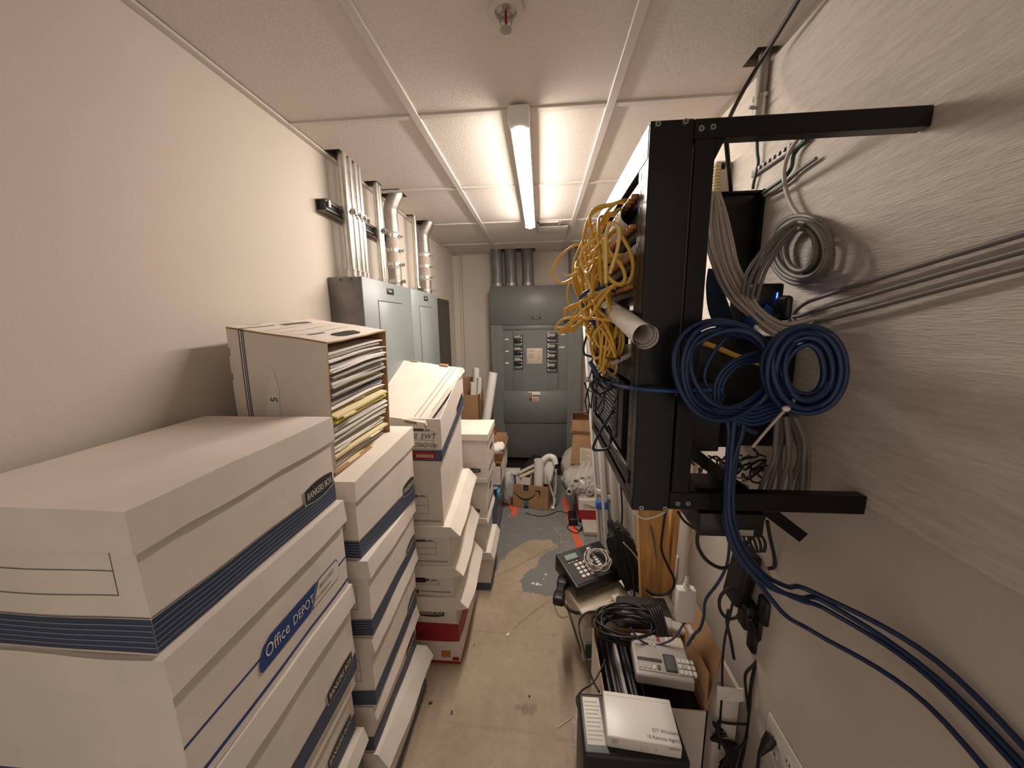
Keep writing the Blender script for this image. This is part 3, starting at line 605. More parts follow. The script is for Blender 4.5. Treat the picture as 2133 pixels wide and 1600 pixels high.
# -- open box of files lying on its side on the second stack
def openbox():
    X1=-.530; X0=-.775; Y0_,Y1=.816,1.150; Z0=ztopB+.006; Z1=1.459
    t=thing('open_file_box','open white file box lying on its side, packed with papers, on the second stack','box',((X0+X1)/2,(Y0_+Y1)/2,Z0))
    w=(X1-X0)/2; l=(Y1-Y0_)/2; h=Z1-Z0
    def fn(p):
        k=p.z/h; q=p.copy(); q.z+=(p.y+l)*.075*k+(w-p.x)*.17*k+.0035*noise.noise(V((p.x*9,p.y*9,p.z*9))); q.x+=.012*k*(1 if p.x>0 else 1)*(p.x+w)/(2*w)
        q.y-=.004*math.sin(math.pi*max(0,min(1,k)))*(1 if p.y<0 else 0); return q
    mb=MB(); T=.004
    mb.sheet((-w,-l,0),(2*w,0,0),(0,0,h),T,8,8,M_card,fn,M_kraft,M_kraft)
    mb.sheet((w,l,0),(-2*w,0,0),(0,0,h),T,8,8,M_card,fn,M_kraft,M_kraft)
    mb.sheet((-w,l,0),(0,-2*l,0),(0,0,h),T,6,6,M_card,fn,M_kraft,M_kraft)
    mb.sheet((-w,-l,h),(2*w,0,0),(0,2*l,0),T,8,10,M_card,fn,M_kraft,M_kraft)
    mb.sheet((-w,l,0),(2*w,0,0),(0,-2*l,0),T,8,8,M_card,fn,M_kraft,M_kraft)
    d=(2*w,2*l,h)
    for u in(.030,.036,.0405): rect(mb,'F',u,u+.0022,0,h-.001,M_navy,d,.0007,fn,nv=10)
    for v in(.030,): rect(mb,'T',.030,.034,0,.12,M_navy,d,.0007,fn)
    frame(mb,'T',.07,.155,.03,2*l-.06,M_line,d,.0012,fn); rect(mb,'T',.11,.1112,.03,2*l-.06,M_line,d,fn=fn)
    mb.poly([fpt('T',u,v,d) for u,v in((.195,.10),(.218,.105),(.226,.13),(.226,.20),(.216,.222),(.195,.225),(.188,.20),(.188,.125))],M_dark,fn)
    rect(mb,'T',.03,.05,.14,.26,M_dgrey,d,.0008,fn); rect(mb,'T',.165,.172,.05,.12,M_navy,d,.0008,fn)
    mb.build('carton',t)
    mb=MB(); pts=[(u,v+.058) for u,v in[(.082,.075),(.108,.072),(.114,.085),(.118,.16),(.108,.20),(.103,.20),(.086,.135),(.080,.10)]]
    mb.poly([fpt('F',u,v,d,.0012) for u,v in pts],M_white,fn); mb.text('5',fpt('F',.112,.182,d,.0018),(0,0,1),(-1,0,0),.026,M_black,fn); mb.build('sticker',t,'torn white sticker with a handwritten numeral')
    # papers
    z=Z0+.006; rr=random.Random(3); i=0
    while z<Z1-.025 and i<100:
        k=(z-Z0)/h; r=rr.random()
        if .555<k<.578: m,lab=M_fblue,'slate blue folder among the papers in the open box'
        elif .42<k<.445: m,lab=M_yell,'bright yellow folder among the papers in the open box'
        elif k>.62: m,lab=(M_paper,'white sheaf of papers in the open box') if r<.85 else (M_fgrey,'grey sheaf of papers in the open box')
        else: m,lab=(M_manila,'manila folder in the open box') if r<.30 else ((M_paper,'white sheaf of papers in the open box') if r<.88 else (M_fgrey,'grey sheaf of papers in the open box'))
        th=rr.choice((.0022,.003,.004,.0055)); 
        if m in(M_yell,M_fblue): th=.006
        xe=X1+.012*k-rr.uniform(-.008,.022)-(.008 if k<.45 else 0); xe+=.012*(m is M_yell)+.006*(m is M_fblue); y0=Y0_+.007+rr.uniform(0,.006); y1=Y1-.007-rr.uniform(.0,.02)
        ph=rr.uniform(0,6); am=rr.uniform(.001,.004); tilt=rr.uniform(-.03,.03); sl=.075*k+.03
        def fn2(p,ph=ph,am=am,tilt=tilt,sl=sl):
            q=p.copy(); s=(p.y-Y0_); q.z+=s*(sl-.03)+am*math.sin(s*18+ph)*.6+.004*math.sin(s*9.4)*(1-abs(k-.5)); q.x+=tilt*(s-.16); e=max(0,(p.x-(X1-.06))/.06); q.z-=.010*e*e*(.4+.6*math.sin(ph)); return q
        mb=MB(); mb.box((X0+.008,y0,z),(xe,y1,z+th),m,fn2,(5,9,1))
        if m is M_manila: 
            ty=y0+rr.uniform(.02,.2); mb.box((xe,ty,z),(xe+.007,min(ty+.06,y1),z+.0012),m,fn2,(1,4,1))
        tag(mb.build('file_folder'),lab,'file',('whites' if m is M_paper else 'manilas' if m is M_manila else 'greys' if m is M_fgrey else 'colours')+' in the open file box')
        z+=th+rr.uniform(.0008,.0022); i+=1
openbox()
# -- far left: cartons, paper rolls, clear bin, bag
def carton(t,lo,hi,m,mi,top=False,th=.004,name='carton',fn=None):
    (x0,y0,z0),(x1,y1,z1)=lo,hi; mb=MB(); n=(6,6)
    mb.sheet((x0,y0,z0),(x1-x0,0,0),(0,0,z1-z0),th,6,4,m,fn,M_kraft,mi); mb.sheet((x1,y1,z0),(x0-x1,0,0),(0,0,z1-z0),th,6,4,m,fn,M_kraft,mi)
    mb.sheet((x1,y0,z0),(0,y1-y0,0),(0,0,z1-z0),th,6,4,m,fn,M_kraft,mi); mb.sheet((x0,y1,z0),(0,y0-y1,0),(0,0,z1-z0),th,6,4,m,fn,M_kraft,mi)
    mb.sheet((x0,y1,z0),(x1-x0,0,0),(0,y0-y1,0),th,4,4,m,fn,M_kraft,mi)
    if top: mb.sheet((x0,y0,z1),(x1-x0,0,0),(0,y1-y0,0),th,4,4,m,fn,M_kraft,mi)
    return mb.build(name,t)
t=thing('tall_carton','tall brown carton in the back left corner holding rolled drawings','carton',(-.645,2.97,0))
carton(t,(-.125,-.12,0),(.125,.12,.91),M_kraft,M_kraft); mb=MB(); mb.sheet((.125,.12,.91),(-.25,0,0),(0,.012,.115),.004,3,2,M_kraft); mb.build('rear_flap',t)
def roll(name,lab,p,q,ro,m=M_paper,ri=None,turns=2.5):
    """sheet of paper rolled up: a spiral wall, open at the ends"""
    p,q=V(p),V(q); tt=(q-p).normalized(); a=tt.orthogonal().normalized(); b=tt.cross(a); ri=ri or ro*.72; n=int(26*turns); th=.0012
    mb=MB(); vs=[]; L=(q-p).length; ns=8
    for j in range(ns+1):
        for i in range(n+1):
            ang=2*math.pi*turns*i/n; r=ri+(ro-ri)*i/n+.0015*noise.noise(V((ang,j*.4,1))); c=p+tt*(L*j/ns+(ang*.0012 if j in(0,ns) else 0)); vs.append(c+(a*math.cos(ang)+b*math.sin(ang))*r)
    o=len(vs); vs+=[v for v in vs]
    fs=[(j*(n+1)+i,j*(n+1)+i+1,(j+1)*(n+1)+i+1,(j+1)*(n+1)+i) for j in range(ns) for i in range(n)]
    mb.add(vs[:o],fs,m,True); return tag(mb.build(name),lab,'paper roll')
roll('paper_roll','left rolled drawing standing in the tall brown carton',(-.60,2.93,.25),at(992,770,y=3.0),.030)
roll('paper_roll','rightmost rolled drawing standing in the tall brown carton',(-.585,2.92,.25),at(999,790,y=2.96),.022)
roll('paper_roll','short inner rolled drawing at the front of the tall brown carton',(-.62,2.90,.22),at(984,800,y=2.95),.020)
roll('paper_roll','long printed drawing roll leaning beside the tall brown carton',(-.545,2.72,.10),at(1027,780,y=2.85),.038)
t=thing('clear_bin','smoky plastic storage bin with a light blue latch behind the fourth stack','bin',(-.425,2.33,0))
mb=MB(); mb.rbox((-.16,-.22,.002),(.14,.22,.44),M_bin,.03,3,lambda p:V((p.x*(.86+.32*p.z),p.y*(.9+.22*p.z),p.z))); mb.build('tub',t)
mb=MB(); mb.rbox((-.165,-.235,.432),(.150,.235,.452),M_bin,.008); mb.build('rim',t)
mb=MB(); mb.rbox((.140,-.24,.385),(.160,-.19,.435),M_cyan,.008); mb.build('latch',t,'light blue latch')
t=thing('paper_carton','brown open carton stuffed with crumpled white paper on the plastic bin','carton',(-.42,2.33,.454))
carton(t,(-.16,-.20,0),(.165,.20,.13),M_card,M_kraft); mb=MB(); mb.sheet((.165,.20,.13),(-.33,0,0),(0,.01,.10),.004,3,2,M_kraft); mb.sheet((.165,-.02,.13),(0,.22,0),(.012,0,.08),.004,3,2,M_kraft); mb.build('flap',t)
rr=random.Random(5)
for i in range(9):
    mb=MB(); x=rr.uniform(-.48,-.30); y=rr.uniform(2.18,2.46); 
    mb.blob((x,y,.585+rr.uniform(-.02,.03)),(.055,.06,.045),M_paper,.45,2.4,3,i); tag(mb.build('crumpled_paper'),'crumpled sheet of white paper in the carton on the plastic bin','paper','crumpled papers in the carton')
mb=MB(); mb.blob((-.275,2.72,.15),(.055,.08,.15),M_bagg,.25,2.2,4,3); tag(mb.build('plastic_bag'),'translucent grey plastic bag slumped on the floor behind the plastic bin','bag')
t=thing('long_carton','long low blue carton with a white top edge under the back panel','carton',(-.33,3.06,0))
mb=MB(); mb.box((-.22,-.05,0),(.24,.06,.125),M_blue); mb.build('body',t); mb=MB(); mb.rbox((-.225,-.056,.125),(.245,.065,.15),M_white,.003); mb.build('lid',t,'white top')
pts=[V((-.30,2.10+.03*math.sin(i*1.9),.86+.05*math.cos(i*2.3)))+V((.02*math.sin(i*2.1),0,0)) for i in range(14)]
cable('wire_bundle','small tangle of dark red wire beside the top of the fourth stack','wire',[p+V((0,-.02,0)) for p in pts],.004,M_red)
# ------------------------------------------------------------------ wall rack
RX,RN,RF,RB,RT=.170,.620,1.140,1.152,1.806
def bolt(t,p,ax=(0,-1,0)):
    p=V(p); a=V(ax); mb=MB(); mb.cyl(p,p+a*.003,.0052,M_screw,12,.0042); mb.cyl(p+a*.003,p+a*.0032,.0022,M_black,6); mb.build('bolt',t)
def rack():
    t=thing('wall_rack','open black steel wall-mounted equipment rack on the right wall, full of cables','rack',(RX,RN,RB))
    def P(m,*bs,name,ch=0): 
        mb=MB()
        for lo,hi in bs: mb.rbox(V(lo)-V((RX,RN,RB)),V(hi)-V((RX,RN,RB)),m,.0015,1,smooth=False)
        return mb.build(name,t)
    for y0,y1,nm in((RN,RN+.026,'near'),(RF-.026,RF,'far')):
        P(M_rack,((RX,y0,RB),(RX+.066,y1,RT)),name='side_post')
        P(M_rack,((RX+.069,y0+.002,RB+.006),(RX+.101,y1-.002,RT-.004)),name='hinge_post')
        P(M_rack,((RX+.066,y0,1.777),(.573,y1-.004,RT-.0005)),name='top_arm')
        P(M_rack,((RX+.066,y0,RB+.004),(.573,y1-.004,1.190)),name='bottom_arm')
        ys=y0+.012; mb=MB(); o=V((RX,RN,RB))
        for tx,tz,sg in((RX+.101,1.777,-1),(RX+.101,1.190,1)):
            p=[V((tx,y0+.003,tz)),V((tx+.014,y0+.003,tz)),V((tx,y0+.003,tz+sg*.03))]; q=[v+V((0,.004,0)) for v in p]
            mb.add([v-o for v in p+q],[(0,1,2),(5,4,3),(0,3,4,1),(1,4,5,2),(2,5,3,0)],M_rack)
        mb.build('gusset',t)
    # bracket plate on the far side with a cut-out
    o=V((RX,RN,RB)); mb=MB(); pr=[(.44,1.828),(.573,1.828),(.573,1.13),(.523,1.13),(.523,1.655),(.518,1.706),(.47,1.765),(.44,1.775)]
    PY=1.035; p=[V((x,PY,z))-o for x,z in pr]; q=[v+V((0,.004,0)) for v in p]; n=len(p)
    mb.add(p+q,[tuple(range(n))[::-1],tuple(range(n,2*n))]+[(i,(i+1)%n,n+(i+1)%n,n+i) for i in range(n)],M_rack); mb.box(V((.566,PY-.02,1.13))-o,V((.574,PY+.004,1.829))-o,M_rack); mb.box(V((.44,PY-.012,1.824))-o,V((.573,PY+.004,1.829))-o,M_rack); mb.build('wall_bracket',t)
    
    # front face: rails with square holes
    for y0,y1 in((RN+.027,RN+.056),(RF-.056,RF-.027)):
        mb=MB(); mb.rbox(V((RX,y0,RB))-o,V((RX+.003,y1,RT))-o,M_rack,.0006,1,smooth=False)
        mb.build('mounting_rail',t)
        for i in range(22):
            z=RB+.035+i*.0275; mb=MB(); ym=(y0+y1)/2; mb.box(V((RX-.0006,ym-.0045,z))-o,V((RX,ym+.0045,z+.010))-o,M_white if 0 else M_dgrey)
            mb.build('rail_hole',t)
    P(M_rack,((RX-.001,RN+.004,1.754),(RX+.022,RF-.004,RT-.001)),name='front_top_rail')
    P(M_rack,((RX-.001,RN+.004,RB+.001),(RX+.022,RF-.004,RB+.022)),name='front_bottom_rail')
    # diagonal brace on the near side
    a,b=V((.262,RN+.03,1.272))-o,V((.50,RN+.03,1.088))-o; d=(b-a).normalized(); u=V((d.z,0,-d.x)); w=.011
    mb=MB(); k=[a+u*w,b+u*w,b-u*w,a-u*w]; k2=[v+V((0,.006,0)) for v in k]
    mb.add(k+k2,[(0,1,2,3),(7,6,5,4),(0,4,5,1),(1,5,6,2),(2,6,7,3),(3,7,4,0)],M_rack); mb.build('diagonal_brace',t)
    for x,z in((.181,1.800),(.222,1.801),(.246,1.790),(.263,1.791),(.186,1.159),(.229,1.159),(.251,1.169),(.269,1.170)): bolt(t,V((x,RN,z))-o)
    mb=MB()
    mb.rbox(V((.2345,RN-.0008,1.37))-o,V((.2375,RN,1.76))-o,M_black,.0003,1); mb.build('seam',t)
rack()
UN=0
def unit(z0,z1,m,lab,cat,nm,depth=.25,ports=0,x=RX+.006,y0=.655,y1=1.105,pm=M_orange):
    t=thing(nm,lab,cat,(x,(y0+y1)/2,z0)); h=z1-z0; l=(y1-y0)/2
    mb=MB(); mb.rbox((0,-l,0),(depth,l,h),m,.002,1,smooth=False); mb.build('chassis',t)
    mb=MB(); mb.rbox((-.003,-l,.001),(.001,l,h-.001),m,.001,1,smooth=False); f=mb.build('faceplate',t)
    for i in range(ports):
        mb=MB(); yy=-l+.03+(2*l-.06)*i/(ports-1); mb.box((-.0045,yy-.0055,h*.3),(-.003,yy+.0055,h*.3+.010),M_dark); mb.rbox((-.016,yy-.0045,h*.3+.001),(-.0046,yy+.0045,h*.3+.009),pm,.001,1); mb.build('port_plug',f)
    return t,h,l
unit(1.700,1.742,M_blk,'topmost black patch panel with amber cable boots in the rack','patch panel','patch_bay',.10,18)
unit(1.650,1.692,M_blk,'second black patch panel from the top in the rack','patch panel','patch_bay',.10,18)
unit(1.598,1.641,M_dgrey,'dark grey network switch just under the patch panels','network switch','network_switch',.10,16)
unit(1.545,1.588,M_dgrey,'dark grey network switch at eye level behind the lower paper roll','network switch','network_switch',.10,16)
unit(1.478,1.522,M_blk,'black network switch above the yellow cable coil','network switch','network_switch',.10,14)
t,h,l=unit(1.385,1.432,M_dgrey,'plain dark grey blanking shelf below the yellow cable coil','shelf','rack_shelf',.11,0)
t,h,l=unit(1.225,1.372,M_blk,'large black power unit with a slatted vent low in the rack','power unit','power_unit',.20,0,y0=.74,y1=1.10)
mb=MB()
for i in range(11): mb.rbox((-.006,-l+.05,.018+i*.0105),(-.002,l-.06,.023+i*.0105),M_dgrey,.0008,1)
mb.rbox((-.006,-l+.044,.014),(-.003,-l+.05,.135),M_dgrey,.0005,1); mb.build('vent_grille',t)
t=thing('equipment_shelf','thin dark shelf rail under the power unit at the rack front','shelf',(RX,.65,1.203))
mb=MB(); mb.rbox((-.003,0,0),(.09,.455,.004),M_dgrey,.001,1); mb.rbox((-.004,0,-.012),(0,.455,.012),M_dgrey,.001,1); mb.build('tray',t)
mb=MB(); mb.blob((.27,.85,1.188),(.07,.16,.017),M_bag,.3,3,3,2); 
tag(mb.build('plastic_sleeve'),'pale crumpled plastic sleeve lying at the bottom of the rack','sleeve')
# paper rolls sticking out of the rack front
roll('paper_roll','upper short white paper roll poking from the rack front among yellow cables',(.176,.96,1.685),at(1314,450,y=.735),.024)
roll('paper_roll','lower long white paper roll jutting toward the camera in front of the rack',(.158,.86,1.535),at(1338,697,y=.53),.0185)
# yellow cords
rr=random.Random(11)
def ycord(lab,pts,r=.0032,m=M_yel,grp=None): return cable('patch_cable',lab,'cable',pts,r,m,grp,8,7)
YL='yellow network patch cable tangled across the front of the black rack'
for i in range(24):
    ya_,yb_=rr.uniform(.70,1.06),rr.uniform(.70,1.08); za,zb_=rr.choice((1.718,1.67,1.62,1.565)),rr.choice((1.67,1.62,1.565,1.50))
    d1,d2=rr.uniform(.03,.075),rr.uniform(.03,.10); ym=(ya_+yb_)/2+rr.uniform(-.08,.08); zm=min(za,zb_)-rr.uniform(-.02,.10)
    pts=[(RX-.012,ya_,za+.005),(RX-.03,ya_,za+.004),(RX-d1,ya_*.7+ym*.3,za-.012),(RX-d2,ym+rr.uniform(-.03,.03),(za+zm)/2+rr.uniform(-.03,.02)),(RX-d2*.8,ym+rr.uniform(-.05,.05),zm),(RX-.04-d1*.3,yb_*.8+ym*.2,(zm+zb_)/2),(RX-.03,yb_,zb_+.003),(RX-.012,yb_,zb_+.005)]
    ycord(YL,pts,m=M_yel if rr.random()<.8 else M_yel2,grp='tangled yellow patch cables on the rack')
def px(seq,y,jy=0): return [at(a,b,y=y+(jy*i/len(seq))) for i,(a,b) in enumerate(seq)]
ycord('wide yellow cable loop bulging furthest left into the aisle from the rack',px([(1262,505),(1225,508),(1195,512),(1165,535),(1150,565),(1155,582),(1170,590),(1195,578),(1230,545),(1260,540)],1.0),m=M_yel)
ycord('yellow cable arching along the top left of the rack tangle',px([(1325,415),(1295,418),(1270,435),(1250,470),(1243,520),(1240,570),(1243,600)],.80),.0034)
ycord('yellow cable arching just below the upper one near the short paper roll',px([(1312,432),(1290,436),(1268,452),(1252,485),(1249,530),(1255,560)],.83),.0034)
ycord('pale yellow cable hooked over in front of the short paper roll',px([(1262,590),(1262,540),(1262,490),(1268,470),(1280,466),(1290,480),(1288,510),(1280,540),(1270,570)],.66),.0034,M_yel2)
ycord('long yellow loop hanging down the right side of the tangle beside the rack post',px([(1285,480),(1300,500),(1315,530),(1319,560),(1312,585),(1300,590)],.68),.0034)
ycord('yellow cable crossing diagonally down to the lower right of the tangle',px([(1250,500),(1270,525),(1292,550),(1302,575),(1295,592),(1275,585),(1262,560),(1258,500)],.67),.0034)
ycord('yellow cable with a curled pale end at the left of the tangle',px([(1177,568),(1180,574),(1190,573),(1205,566),(1240,552),(1275,545)],.9),.0034,M_yel2)
for i in range(4):
    o=[-7,1,9,-2][i]; q=[0,14,-8,24][i]
    ycord('long straight yellow cable slanting down left toward the back panel',px([(1290,640-o*.5),(1265,642+o*.4),(1235,655+o*.7),(1200+q*.4,672+o*.9),(1172+q,688-o*.5),(1165+q,690-o*.6),(1178+q,674-o*.8),(1215+q*.3,652+o*.5),(1250,635+o)],.82+.016*i),.0030,grp='yellow cables slanting left below the tangle')
for i in range(4):
    o=i*6
    ycord('yellow cable hanging down the left edge of the tangle',px([(1215+o,500),(1196+o,545+o),(1195+o*.8,590),(1208+o,630),(1215+o*1.2,665),(1230+o,690)],.93),.0030,grp='yellow cables hanging at the left edge of the tangle')
for i in range(3):
    o=i*5
    ycord('small yellow loop beside the lower slanting cables',px([(1235,630),(1200-o,633+o),(1180-o*.4,645),(1181,660+o*.4),(1200,660+o),(1230,652)],.95),.0030,grp='small yellow loops at the lower left of the tangle')
# coil of spare yellow cable
cc=at(1266,705,y=.80); pts=[]
for i in range(11*18):
    a=2*math.pi*i/18; k=i/18; rx=.047+.012*math.sin(k*2.1)+.004*math.sin(k*5); rz=.055+.012*math.cos(k*1.7)
    pts.append((RX-.028-.015*math.sin(a+k)-.007*math.sin(k*3.3),cc.y+rx*1.7*math.cos(a)*1.0,1.455+rz*math.sin(a)-.012*math.cos(k*2.9)))
cable('cable_coil','hanging coil of yellow network cable at the middle of the rack front','cable',pts,.0032,M_yel,None,2,7)
pts=[]
for i in range(7*16):
    a=2*math.pi*i/16; k=i/16; pts.append(at(1256+(20+3*math.sin(k*2))*math.cos(a)+2*math.sin(k*3)+8*math.sin(a),668+(24+3*math.cos(k*3))*math.sin(a),y=.78-.01*math.sin(a)))
cable('cable_coil','small twisted coil of bright blue cable above the yellow coil','cable',pts,.0028,M_bluel,None,2,7)
for i in range(4):
    cable('patch_cable','blue patch cable arching left above the lower paper roll','cable',px([(1322,601+i*2.5),(1295,599+i*3),(1262,600+i*1.5),(1235,601+i),(1214,613+i),(1208,626),(1216,638+i)],.80),.003,M_bluel,'blue patch cables arching above the lower paper roll')
cable('patch_cable','light blue cable end curling out beside the panel breakers','cable',px([(1240,668),(1210,672),(1185,668),(1176,664),(1178,672),(1200,675)],.88),.0026,M_bluel)
# black cords and blue sheath low on the rack front
BL='thin black cord tangled over the power unit at the rack front'
for i in range(7):
    y_a=rr.uniform(.74,1.04); zb=rr.uniform(1.25,1.42); pts=[(RX-.008,y_a,zb)]
    yy,zz=y_a,zb
    for k in range(6): yy+=rr.uniform(-.10,.09); yy=min(1.08,max(.70,yy)); zz+=rr.uniform(-.07,.06); zz=min(1.43,max(1.2,zz)); pts.append((RX-.012-rr.uniform(0,.03),yy,zz))
    cable('black_cable',BL,'cord',pts,.0019,M_blkc,'black cords tangled over the power unit',8,6)
cable('black_cable','black cord looping lowest below the rack front corner','cord',px([(1290,800),(1278,850),(1262,880),(1250,900),(1240,920),(1236,936),(1255,937),(1270,930),(1272,905),(1266,885)],.82),.0032,M_blkc)
cable('black_cable','black cord hanging down past the yellow coil at the far rack edge','cord',px([(1222,700),(1216,722),(1218,738),(1235,745),(1232,758),(1240,790),(1262,815),(1275,830)],.95),.003,M_blkc)
cable('black_cable','long black cord bowed across the rack front above the vent','cord',px([(1345-30,790),(1290,800),(1262,815),(1245,820),(1233,808),(1235,795),(1250,786),(1275,795)],.78),.003,M_blkc)
cable('network_cable','blue cable running level from the rack front across the black side post','cable',[(RX-.014,.95,1.385),(RX-.02,.85,1.365),(RX-.02,.72,1.375),(RX-.015,.635,1.383),(.19,.598,1.385),(.24,.596,1.384),(.30,.598,1.386)],.0036,M_bluel)
cable('network_cable','pale blue sheathed cable curving down to the level blue cable','cable',px([(1228,752),(1240,772),(1258,795),(1280,806),(1300,811)],.80),.0048,M_bluel)
cable('network_cable','grey flat strap poking out below the yellow coil','strap',px([(1274,758),(1295,748),(1320,735)],.70),.005,M_greyc)
# ------------------------------------------------------------------ inside the rack: bundles
GL='grey network cable in the thick strapped bundle behind the rack post'
base=[(1489,400),(1492,450),(1500,510),(1516,565),(1541,612),(1572,650),(1605,678),(1640,690),(1690,680)]
for i in range(11):
    o=(i-5)*4.6; w=[.35,.9,1.15,1.1,1.0,.75,.8,.9,1.0]
    pts=[]
    for k,(a,b) in enumerate(base):
        dx,dy=(1,0) if k<3 else (.8,-.5) if k<5 else (.45,-.9) if k<7 else (.2,-1)
        pts.append(at(a+o*w[k]*dx*(.75 if k>4 else 1),b+o*w[k]*dy*(.75 if k>4 else 1),y=.90-.02*k+.010*math.sin(i*2.4)))
    cable('network_cable',GL,'cable',pts,.0040,M_greyc,'grey cables of the strapped bundle',6,8)
a,b=at(1566,655,y=.808),at(1588,657,y=.80); d=(at(1605,678,y=.80)-at(1541,612,y=.83)).normalized(); c=(a+b)/2
mb=MB(); n1=V((0,1,0)); n2=d.cross(n1).normalized(); prev=[]
vs=[]
for s in(-.011,.011):
    for k in range(20): th=2*math.pi*k/20; vs.append(c+d*s+n1*(.022*math.cos(th))+n2*(.027*math.sin(th)))
mb.add(vs,[(k,(k+1)%20,20+(k+1)%20,20+k) for k in range(20)],M_blue,True); tag(mb.build('hook_loop_strap'),'blue hook-and-loop strap around the thick grey cable bundle','strap')
for i in range(9):
    o=(i-4)*5
    cable('network_cable','dark blue network cable dropping behind the grey strapped bundle','cable',px([(1484+o*.3,560),(1488+o*.7,600),(1500+o,650),(1520+o,690),(1550+o,735-o*.3),(1585+o*.6,760-o*.6),(1640,790-o)],.93),.0042,M_bluec,'dark blue cables behind the grey bundle')
for i in range(5):   # big ring
    pts=[]; rx=104-i*5; rz=101-i*6.5; ph=rr.uniform(0,6)
    for k in range(22):
        a=2*math.pi*k/20+1.2; pts.append(at(1503+(i%3)*7+rx*math.cos(a)+9*math.sin(ph+2*a)+i*2,772-rz*math.sin(a)*(1 if math.sin(a)<0 else 1.0)+4*math.cos(ph+a),y=.575+.012*math.sin(ph+a)+.002*i))
    cable('network_cable','blue network cable wound in the large ring hanging over the rack post','cable',pts,.0040,M_bluec,'blue cables of the large ring on the rack post',5,8)
for i in range(9):
    pts=[]; rx=88-i*6; rz=94-i*5; ph=rr.uniform(0,6)
    for k in range(22):
        a=2*math.pi*k/20; pts.append(at(1678+rx*math.cos(a)+3*math.sin(ph+2*a),770-rz*math.sin(a)+3*math.cos(ph+a),y=.552+.012*math.sin(ph+a)))
    cable('network_cable','blue network cable in the tight coil tied near the right edge','cable',pts,.0040,M_bluec,'blue cables of the tied coil at the right edge',5,8)
cable('network_cable','single blue cable bowed down through the middle of the large blue ring','cable',px([(1535,684),(1505,712),(1482,742),(1468,775),(1470,798),(1484,816),(1510,826)],.60),.0034,M_bluec)
for i in range(3): cable('network_cable','blue network cable arching from the ring bottom toward the tied coil','cable',px([(1488+i*8,835),(1490+i*8,800),(1508+i*7,768+i*4),(1545,745+i*7),(1590,735+i*8),(1640,735+i*8)],.595+.004*i),.0036,M_bluec,'blue cables arching toward the tied coil')
for i in range(5):
    o=(i-2)*4
    cable('network_cable','slack blue network cable sagging between the ring and the tied coil','cable',px([(1440+o,835+o),(1480,858+o),(1530,862+o*1.6),(1570,868+o*2),(1610,855+o*2),(1640,848+o)],.58),.0036,M_bluec,'slack blue cables under the ring')
mb=MB(); mb.tube(smooth([at(1568,931,y=.57),at(1600,893,y=.562),at(1637,852,y=.555),at(1643,846,y=.55)],5),.0024,M_greyc,6); mb.blob(at(1638,851,y=.548),(.006,.005,.005),M_whitep,.1,2,2); mb.tube(smooth([at(1638,851,y=.55),at(1652,840,y=.55),at(1655,822,y=.55)],5),.0022,M_greyc,6); tag(mb.build('cable_tie'),'pale cable tie with a long tail holding the tied blue coil','cable tie')
for i,(seq,yy) in enumerate((([(1512,862),(1518,900),(1516,960),(1512,1030),(1513,1080),(1525,1130),(1556,1180),(1600,1222),(1666,1245),(1720,1255)],.59),
    ([(1530,870),(1524,930),(1520,990),(1517,1050),(1524,1100),(1545,1150),(1580,1195),(1620,1228),(1666,1250),(1730,1275)],.585),
    ([(1545,885),(1532,960),(1526,1030),(1529,1085),(1548,1140),(1590,1195),(1640,1222),(1690,1232)],.60),
    ([(1548,880),(1545,905),(1530,950),(1522,1010),(1512,1060),(1510,1090),(1530,1150),(1570,1200),(1600,1240),(1640,1285),(1700,1320)],.595),
    ([(1524,868),(1545,888),(1560,896),(1575,902)],.60))):
    P_=px(seq,yy); P_+=[V((.574,.48,P_[-1].z-.02+.006*i)),V((.578,.30,P_[-1].z-.05))] if i<4 else []
    cable('network_cable','blue network cable trailing from the ring down past the rack to the lower right','cable',P_,.0042,M_bluec,'blue cables trailing down to the lower right')
cable('network_cable','short yellow cable stub inside the large blue ring','cable',px([(1464,714),(1495,725),(1535,742),(1565,752),(1590,760)],.66),.0045,M_yel)
# grey coil hung on the plywood
for i in range(9):
    pts=[]; ph=i*.9
    for k in range(21):
        a=2*math.pi*k/20; pts.append(at(1668+(64-i*4.5)*math.cos(a)+3*math.sin(ph+a),520-(72-i*4)*math.sin(a)+3*math.cos(ph*2+a),x=.562-.012*(i%4)))
    cable('network_cable','grey network cable in the round coil against the plywood at right','cable',pts,.0050,M_greyd,'grey cables of the round coil on the plywood',5,8)
for i in range(4):
    o=i*5; cable('network_cable','grey cable tail dropping from the round coil into the rack','cable',px([(1658,462+o),(1630+o*.3,478+o*1.5),(1602+o*.8,506+o*1.7),(1572+o*1.4,543+o*1.6),(1554+o*1.8,575+o*2),(1546+o*2,612+o)],.795+.006*(i%2)),.0042,M_greyd,'grey cable tails from the round coil')
for i in range(2):
    cable('network_cable','grey cable drooping low below the round coil','cable',[at(a,b,x=.556+.01*i) for a,b in[(1630,480),(1610-i*12,515),(1608-i*6,545),(1630,568),(1670,575+i*3),(1730,560)]],.0042,M_greyd,'grey cables drooping below the coil')
cable('network_cable','light grey cable hanging down from the ceiling along the plywood','cable',[at(a,b,x=.556) for a,b in[(1675,270),(1648,310),(1635,345),(1634,380),(1645,420),(1665,450),(1690,465)]],.0045,M_greyc)
for i in range(3): cable('network_cable','brownish cable bent near the black modem at right','cable',[at(a,b,x=.56) for a,b in[(1632,615+i*6),(1626,650),(1640,672-i*14),(1666,640+i*18),(1730,612+i*26)]]+[V((.565,.45,1.60-.02*i)),V((.57,.30,1.62-.02*i))],.0042,M_greyd,'brownish cables by the modem')
t=thing('rack_server','deep black equipment box inside the rack behind the blue cable ring','equipment box',(.42,.98,1.212))
